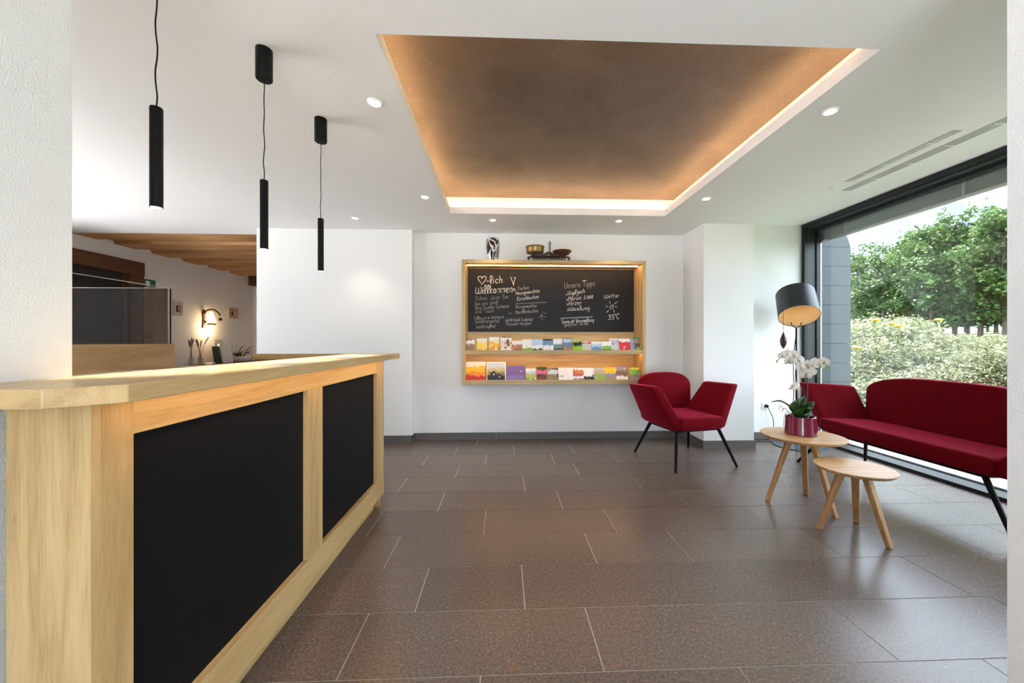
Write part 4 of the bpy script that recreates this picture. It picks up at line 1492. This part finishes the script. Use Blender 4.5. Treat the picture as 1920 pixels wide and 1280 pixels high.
R_ = lambda x, y, z: rot @ Vector((x, y, z))
LV = [([(-.01, .0, .11), (-.06, -.02, .19), (-.12, -.03, .235), (-.185, -.02, .225)], .030, .3),
      ([(0, .01, .10), (-.015, .02, .17), (-.008, .03, .235), (.02, .035, .275)], .056, .15),
      ([(.01, 0, .10), (.03, -.01, .16), (.055, .0, .215), (.075, .01, .25)], .054, .15),
      ([(.0, -.01, .11), (-.01, -.055, .15), (.02, -.085, .20), (.06, -.10, .21)], .050, .2)]
for p, w, fo in LV:
    solid(obj('leaf', leaf_blade([R_(*q) for q in p], w, fold=fo), ORCHLEAF, orc, smooth=True), .003)
STM = plain('orchid_stem', (0.055, 0.075, 0.02), 0.5)
s1 = [R_(*q) for q in ((-.02, .01, .10), (-.02, .015, .28), (-.03, .01, .43), (-.03, -.02, .53), (-.06, -.05, .585), (-.115, -.06, .575), (-.142, -.06, .545))]
s2 = [R_(*q) for q in ((.02, .02, .10), (.04, .02, .28), (.04, .01, .42), (.055, -.03, .50), (.09, -.05, .535), (.135, -.05, .53), (.16, -.05, .50))]
for s in (s1, s2):
    obj('flower_stem', tube(B(), smooth_path(s, 6), .0042, 7, .0022), STM, orc, smooth=True)
obj('support_stake', tube(B(), [R_(.0, .02, .11), R_(-.02, .02, .40)], .003, 6), STEEL, orc, smooth=True)
PET = plain('white_petal', (.84, .83, .80), 0.55, sheen=.1)
CEN = plain('yellow_centre', (.50, .36, .06), 0.5)


def petal(bm, ang, ln, w, cup, M, y0=0):
    d = Vector((math.cos(ang), 0, math.sin(ang)))
    s = Vector((-math.sin(ang), 0, math.cos(ang)))
    prev = None
    for i in range(7):
        t = i / 6
        ww = w * math.sin(math.pi * (0.10 + 0.88 * t)) ** 0.7
        c = d * ln * (0.06 + t * .94) + Vector((0, y0 - cup * math.sin(t * 2.4), 0))
        row = [bm.verts.new(M @ (c + s * ww * q + Vector((0, .006 * (1 - q * q) - .004, 0)))) for q in (-1, -.4, .4, 1)]
        if prev:
            for a in range(3):
                bm.faces.new([prev[a], prev[a + 1], row[a + 1], row[a]])
        prev = row


def orchid_flower(pos, size, yaw, pitch, back=False):
    M = Matrix.Translation(pos) @ Matrix.Rotation(yaw, 4, 'Z') @ Matrix.Rotation(pitch, 4, 'X') @ Matrix.Scale(size, 4)
    bm = B()
    for a, ln, w, y0 in ((90, .046, .018, .002), (215, .045, .018, .002), (325, .045, .018, .002), (8, .046, .031, 0), (172, .046, .031, 0)):
        petal(bm, math.radians(a), ln, w, .006, M, y0)
    f = solid(obj('flower', bm, PET, orc, smooth=True), .0012)
    bm = lathe(B(), [(0, -.012), (.006, -.006), (.006, .004), (0, .008)], n=8)
    bm.transform(M)
    petal(bm, math.radians(-90), .022, .008, .012, M, -.006)
    obj('flower_centre', bm, CEN, f, smooth=True)


FL = [((-.185, -.08, .585), .85, .2), ((-.135, -.085, .60), .95, .1), ((-.125, -.09, .545), .9, .15), ((-.075, -.085, .59), 1.1, -.1), ((-.03, -.08, .555), 1.05, -.2),
      ((.0, -.085, .505), 1.1, -.1), ((.055, -.09, .515), 1.15, 0), ((.045, -.095, .455), 1.2, .1), ((.085, -.085, .475), 1.05, .1), ((.125, -.085, .54), 1.0, .05), ((.165, -.085, .525), 1.0, -.1), ((.215, -.08, .545), .95, .1)]
for p, sz, pt in FL:
    orchid_flower(R_(p[0] * .60, p[1], p[2]), sz * .82, math.radians(-37 + random.uniform(-25, 25)), pt)
orchid_flower(R_(-.045, -.05, .36), 1.05, math.radians(80), .6)
BUD = plain('green_bud', (.30, .36, .10), .5)
for q in ((-.145, -.06, .54), (.163, -.05, .497), (.153, -.055, .515)):
    p = R_(*q)
    bm = lathe(B(), [(0, -.012), (.007, -.004), (.006, .006), (0, .012)], n=10)
    bmesh.ops.translate(bm, verts=bm.verts, vec=p)
    obj('bud', bm, BUD, orc, smooth=True)
ROOT = plain('pale_root', (.42, .38, .32), .7)
for pts in ([(-.06, -.03, .115), (-.12, -.04, .16), (-.16, -.05, .19), (-.185, -.05, .16), (-.175, -.05, .185), (-.205, -.04, .205), (-.215, -.04, .17)],
            [(-.06, -.05, .12), (-.10, -.06, .165), (-.155, -.07, .145), (-.17, -.07, .06)], [(.03, -.06, .11), (.075, -.07, .15), (.09, -.06, .165), (.06, -.07, .13), (.03, -.075, .118)]):
    obj('root', tube(B(), smooth_path([R_(p[0] * .62, p[1], p[2]) for p in pts], 6), .0028, 6, .002), ROOT, orc, smooth=True)

# ------------------------------------------------------------------ floor lamp
LXC, LYC = 3.405, 4.165
lp = thing('floor_lamp', 'black floor lamp with tilted drum shade and round base in the far corner', 'lamp', (LXC, LYC, 0))
DISC = plain('dark_blue_grey_steel', (.035, .045, .060), .35)
obj('base', lathe(B(), [(0, 0), (.262, 0), (.265, .004), (.262, .010), (0, .011)], n=64), DISC, lp, smooth=True)
bm = tube(B(), [(-.02, .02, .011), (-.02, .02, 1.36)], .009, 10)
obj('pole', bm, BLACKM, lp, smooth=True)
ax = Vector((-0.25, -0.50, -0.83)).normalized()      # direction the open end of the shade looks
c0 = Vector((-.045, -.02, 1.62))
q = Vector((0, 0, 1)).rotation_difference(-ax)
MS = Matrix.Translation(c0) @ q.to_matrix().to_4x4()
bm = lathe(B(), [(.0, .165), (.186, .165), (.188, .160), (.196, -.165), (.193, -.165), (.184, .157), (0, .158)], n=56)
bm.transform(MS)
SHM, N_, L_, P_ = newmat('black_lampshade')
P_.inputs['Base Color'].default_value = (.010, .012, .016, 1)
P_.inputs['Roughness'].default_value = .45
GOLD = plain('warm_shade_lining', (.38, .29, .18), .5)
shd = obj('lamp_shade', bm, SHM, lp, smooth=True)
bm = lathe(B(), [(.1905, -.160), (.1825, .152), (0, .153)], n=56)
bm.transform(MS)
obj('shade_lining', bm, GOLD, shd, smooth=True)
bm = lathe(B(), [(0, .05), (.022, .04), (.034, .012), (.028, -.014), (0, -.03)], n=20)
bm.transform(MS @ Matrix.Translation((0, 0, .045)))
obj('bulb', bm, emit('bulb_glow', (1, .74, .44), 4), shd, smooth=True)
bm = tube(B(), [MS @ Vector((0, 0, .152)), MS @ Vector((0, 0, .09))], .016, 10)
obj('socket', bm, BLACKM, shd, smooth=True)
bm = tube(B(), smooth_path([MS @ Vector((.02, -.198, -.02)), MS @ Vector((.02, -.21, -.02))], 2), .006, 8)
arc = [Vector((-.02, .02, 1.36)) + Vector((.06 * math.cos(a), 0, .06 - .06 * math.sin(a))) for a in [math.pi * k / 10 for k in range(11)]]
bm = tube(B(), arc, .005, 8)
obj('shade_bracket', bm, BLACKM, lp, smooth=True)
wx = Vector((-.235, -.06, 0))
bm = tube(B(), [MS @ Vector((-.185, 0, .0)), Vector((wx.x, wx.y, 1.615))], .006, 8)
tube(bm, [Vector((wx.x, wx.y, 1.615)), Vector((wx.x, wx.y, 1.31))], .0022, 6)
obj('counterweight_cord', bm, BLACKM, lp, smooth=True)
bm = lathe(B(), [(0, 1.315), (.006, 1.30), (.030, 1.235), (.034, 1.20), (.027, 1.16), (.010, 1.125), (0, 1.118)], wx.x, wx.y, 24)
obj('counterweight', bm, plain('dark_red_brown_wood', (.040, .010, .010), .3), lp, smooth=True)
d = bpy.data.lights.new('lamp_bulb_light', 'POINT')
d.energy = 0.9
d.color = (1, .72, .40)
d.shadow_soft_size = .03
o = bpy.data.objects.new('lamp_bulb_light', d)
COL.objects.link(o)
o.parent = lp
o.location = MS @ Vector((0, 0, -.03))
cord = [(LXC - .02, LYC + .02, 1.30), (LXC - .045, LYC + .03, 1.0), (LXC - .03, LYC + .05, .5), (LXC - .06, LYC + .10, .06), (3.30, 4.36, .010), (3.10, 4.34, .010), (2.98, 4.40, .010), (3.08, 4.45, .010), (3.26, 4.44, .02), (3.31, 4.445, .22), (3.245, 4.462, .405)]
pc = obj('power_cord', tube(B(), smooth_path(cord, 6), .0042, 6), BLACKM, smooth=True)
tag(pc, 'thin black power cord running from the floor lamp to the wall socket', 'cord')
ol = thing('wall_socket', 'white wall socket with a black plug in the corner behind the orchid', 'socket', (3.235, 4.491, .408))
obj('socket_plate', box(B(), -.04, .04, -.010, 0, -.04, .04), WHITEP, ol, bev=.004)
bm = lathe(B(), [(0, 0), (.021, 0), (.019, .024), (0, .026)], n=16)
bm.transform(Matrix.Translation((.005, -.0105, -.002)) @ Matrix.Rotation(math.radians(90), 4, 'X'))
obj('plug', bm, BLACKM, ol, smooth=True)

# ------------------------------------------------------------------ dining room seen through the opening
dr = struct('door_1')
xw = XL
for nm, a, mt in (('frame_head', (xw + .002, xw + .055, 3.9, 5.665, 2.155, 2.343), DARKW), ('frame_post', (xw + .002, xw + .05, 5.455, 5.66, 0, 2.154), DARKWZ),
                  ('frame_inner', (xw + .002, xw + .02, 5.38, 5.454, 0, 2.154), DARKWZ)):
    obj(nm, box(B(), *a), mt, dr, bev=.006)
obj('dark_opening_sheet', box(B(), xw + .001, xw + .012, 3.9, 5.379, 0, 2.154), plain('dark_opening', (.012, .008, .007), .6), dr)  # thin near-black sheet in the doorway, coloured as a dark opening
ex = thing('exit_sign', 'green and white emergency sign on the wall beside the dark door frame', 'sign', (XL, 5.788, 2.065))
EG = plain('sign_green', (.0, .135, .075), .4)
obj('sign_plate', box(B(), .001, .012, -.095, .095, -.062, .060), EG, ex, bev=.002)
bm = B()
box(bm, .0122, .0135, -.062, .0, -.055, .035)
obj('door_symbol', bm, plain('sign_white', (.75, .78, .77), .4), ex)
sw = thing('switch_plate', 'grey horizontal wall switch plate seen through the smoked glass', 'switch', (XL, 5.778, 1.275))
obj('plate', box(B(), .001, .010, -.085, .085, -.042, .042), GREYP, sw, bev=.003)
obj('rocker', box(B(), .0102, .014, -.07, .07, -.028, .028), STEEL, sw, bev=.002)


def picture(y, z, w, h, lab, fm, inner):
    t = thing('picture_frame', lab, 'picture', (XL, y, z))
    bm = B()
    for a in ((-w, w, h * .5, h), (-w, w, -h, -h * .5), (-w, -w * .5, -h * .5, h * .5), (w * .5, w, -h * .5, h * .5)):
        box(bm, .001, .028, a[0], a[1], a[2], a[3])
    obj('frame', bm, fm, t)
    obj('print', box(B(), .001, .014, -w * .5, w * .5, -h * .5, h * .5), inner, t)
    obj('motif', box(B(), .0142, .017, -w * .30, w * .12, -h * .36, h * .36), plain('motif_dark', (.10, .03, .025), .6), t)
    obj('motif', box(B(), .0142, .017, w * .14, w * .32, -h * .2, h * .36), PAPER, t)


picture(6.262, 1.732, .085, .112, 'small square picture in a pale grey frame left of the glowing wall lamp', plain('pale_frame', (.52, .49, .46), .6), plain('print_red', (.30, .10, .07), .6))
picture(7.505, 1.745, .125, .10, 'small square picture in a light wood frame right of the glowing wall lamp', plain('light_wood_frame', (.50, .36, .24), .6), plain('print_beige', (.55, .50, .42), .6))

lm = thing('wall_lamp', 'carved rustic wall lamp glowing warm on the dining room wall', 'lamp', (XL, 6.80, 1.60))
CARV = plain('carved_dark_wood', (.10, .035, .018), .6, bump=.6, bscale=70)
obj('back_plate', prism(B(), [(-.03, -.16), (.02, -.17), (.035, -.05), (.028, .05), (.035, .14), (.0, .17), (-.03, .13), (-.02, 0)], .001, .022, 'x'), CARV, lm, bev=.005)
obj('arm', tube(B(), smooth_path([(.02, 0, .09), (.06, .02, .155), (.13, .06, .165), (.19, .10, .11), (.205, .11, .06)], 5), .017, 9, .013), CARV, lm, smooth=True)
obj('arm', tube(B(), smooth_path([(.02, 0, -.03), (.06, .03, -.075), (.10, .05, -.09)], 5), .014, 9), CARV, lm, smooth=True)
for i, (yy, zz) in enumerate(((.13, .0), (.15, -.015))):
    pass
obj('carved_flower', lathe(B(), [(0, -.034), (.03, -.02), (.036, .0), (.028, .02), (0, .03)], .20, .12, 8), CARV, lm, smooth=True)
obj('carved_rim', lathe(B(), [(.045, -.115), (.068, -.10), (.062, -.075), (.045, -.08)], .10, .055, 16), CARV, lm, smooth=True)
GLOW = emit('frosted_glass_glow', (1, .66, .28), 7)
obj('glass_bell', lathe(B(), [(.0, .125), (.022, .12), (.032, .07), (.052, .0), (.066, -.07), (.060, -.072), (.045, 0), (0, .10)], .10, .055, 20), GLOW, lm, smooth=True)
d = bpy.data.lights.new('wall_lamp_light', 'POINT')
d.energy = 5.5
d.color = (1, .70, .38)
d.shadow_soft_size = .06
o = bpy.data.objects.new('wall_lamp_light', d)
COL.objects.link(o)
o.parent = lm
o.location = (.10, .055, -.14)

# sideboard along the wall
sb = thing('sideboard', 'dark wooden sideboard with rounded end along the dining room wall', 'sideboard', (-5.05, 6.8, 0))
pts = [(-5.285, 5.3), (-4.80, 5.3), (-4.80, 7.55), (-4.84, 7.70), (-4.95, 7.80), (-5.10, 7.84), (-5.285, 7.84)]
obj('top', prism(B(), pts, .785, .815), DARKW, sb, world=True, bev=.006)
obj('body', box(B(), -5.28, -4.86, 5.34, 7.6, .08, .7845), DARKW, sb, world=True)
obj('plinth', box(B(), -5.28, -4.90, 5.36, 7.56, 0, .0795), DARKW, sb, world=True)
ZS = .815
cl = obj('table_runner', box(B(), -5.27, -4.815, 5.35, 6.15, ZS + .0005, ZS + .004), PAPER)
tag(cl, 'white cloth lying on the left end of the dark sideboard', 'cloth')
for i, (y, x) in enumerate(((5.93, -4.96), (6.02, -4.94))):
    bm = lathe(B(), [(0, .006), (.05, .006), (.085, .022), (.088, .026), (.05, .012), (0, .010)], n=24)
    o = obj('plate', bm, WHITEP, smooth=True)
    o.location = (x, y - .16 + i * .0, ZS + .0005 - .0055 + .004 + i * .014)
    tag(o, 'white plate, %s of the two stacked on the white cloth' % ('lower' if i == 0 else 'upper'), 'plate', 'plates on the sideboard')
nk = obj('napkin', prism(B(), [(-.06, 0), (.06, 0), (.04, .020), (.01, .038), (-.03, .024)], -.06, .06, 'x'), PAPER, bev=.006)
nk.location = (-4.92, 6.475, ZS + .0005)
tag(nk, 'crumpled white napkin on the sideboard beside the green card', 'napkin')
LAV = plain('lavender', (.10, .075, .12), .8)
for i, (y, lab) in enumerate(((6.16, 'slim clear glass bottle with dried lavender, left of two on the sideboard'), (6.34, 'slim clear glass bottle with dried lavender, right of two on the sideboard'))):
    t = thing('lavender_bottle', lab, 'vase', (-4.98, y, ZS + (.0045 if y < 6.15 else .0)), 0, 'lavender bottles')
    obj('bottle', lathe(B(), [(0, .0), (.036, .0), (.038, .01), (.038, .11), (.016, .15), (.015, .19), (.018, .193), (.012, .19), (.013, .15), (.034, .105), (.034, .012), (0, .008)], n=20), CLEAR, t, smooth=True)
    rs = random.Random(i + 3)
    for k in range(5):
        dx, dy = rs.uniform(-.05, .05), rs.uniform(-.10, .06) + i * .06
        h = rs.uniform(.36, .47)
        p = smooth_path([(0, 0, .03), (dx * .2, dy * .2, .2), (dx * .7, dy * .7, h * .8), (dx, dy * 1.3, h)], 4)
        st = obj('stalk', tube(B(), p, .0028, 5), STM, t)
        hd = B()
        for s in range(5):
            c = p[-1 - s] if s < len(p) else p[0]
            lathe(hd, [(0, c.z - .012), (.011, c.z - .002), (.006, c.z + .012), (0, c.z + .016)], c.x, c.y, 6)
        obj('flower_spike', hd, LAV, st)
bm = hexa(B(), [(-.012, -.10, 0), (.0, -.10, 0), (.0, .085, 0), (-.012, .085, 0), (-.055, -.105, .30), (-.045, -.105, .30), (-.045, .085, .30), (-.055, .085, .30)])
gc = obj('menu_card', bm, plain('dark_green_card', (.018, .04, .014), .6))
gc.location = (-4.93, 6.68, ZS + .0003)
gc.rotation_euler = (0, 0, .12)
tag(gc, 'dark green upright card standing on the sideboard left of the white card', 'card')
bm = hexa(B(), [(-.012, -.10, 0), (.0, -.10, 0), (.0, .10, 0), (-.012, .10, 0), (-.055, -.10, .30), (-.045, -.10, .30), (-.045, .10, .30), (-.055, .10, .30)])
wc = thing('menu_card', 'white upright card with red edge standing on the sideboard right of the green card', 'card', (-4.92, 6.90, ZS + .0003), -.12)
obj('card', bm, WHITEP, wc)
bm = hexa(B(), [(-.012, .1003, 0), (.0, .1003, 0), (.0, .108, 0), (-.012, .108, 0), (-.055, .1003, .30), (-.045, .1003, .30), (-.045, .108, .30), (-.055, .108, .30)])
obj('red_edge', bm, plain('red_edge', (.45, .03, .06), .6), wc)
jr = thing('glass_lantern', 'clear glass lantern with a small flame behind the upright cards', 'lantern', (-5.16, 6.98, ZS))
obj('glass', lathe(B(), [(0, .0), (.06, .0), (.062, .01), (.062, .42), (.058, .42), (.058, .012), (0, .01)], n=24), CLEAR, jr, smooth=True)
obj('candle', lathe(B(), [(0, .011), (.03, .011), (.03, .30), (0, .305)], n=16), PAPER, jr, smooth=True)
obj('flame', lathe(B(), [(0, .306), (.008, .318), (0, .342)], n=10), emit('flame', (1, .8, .5), 12), jr, smooth=True)
pb = thing('planted_bowl', 'low white bowl planted with dark green succulents on the right of the sideboard', 'plant', (-5.0, 7.36, ZS))
obj('bowl', lathe(B(), [(0, 0), (.11, 0), (.15, .03), (.175, .10), (.168, .105), (.14, .05), (0, .04)], n=40), WHITEP, pb, smooth=True)
obj('soil', lathe(B(), [(0, .085), (.155, .08), (0, .05)], n=20), plain('dark_soil', (.03, .022, .015), 1), pb)
SUC = leaf_mat('succulent_leaf', (.02, .05, .02), (.045, .09, .035), .1)
rs = random.Random(9)
for k in range(34):
    a = rs.uniform(0, 6.28)
    ln = rs.uniform(.14, .36)
    up = rs.uniform(.25, 1.0)
    cx_, cy_ = -.02, -.10 + (.14 if k % 3 == 0 else 0)
    p = [(cx_, cy_, .08), (cx_ + math.cos(a) * ln * .35, cy_ + math.sin(a) * ln * .35, .08 + ln * up * .5), (cx_ + math.cos(a) * ln * .8, cy_ + math.sin(a) * ln * .8, .08 + ln * up * .72 - .02)]
    obj('leaf', leaf_blade(p, rs.uniform(.010, .018)), SUC, pb)
for k in range(5):
    bm = lathe(B(), [(0, -.016), (.017, -.004), (.015, .01), (0, .018)], rs.uniform(-.05, .07), rs.uniform(.02, .13), 8)
    bmesh.ops.translate(bm, verts=bm.verts, vec=(0, 0, rs.uniform(.12, .22)))
    obj('blossom', bm, plain('pale_blossom', (.45, .30, .26), .7) if k == 0 else bpy.data.materials['pale_blossom'], pb)
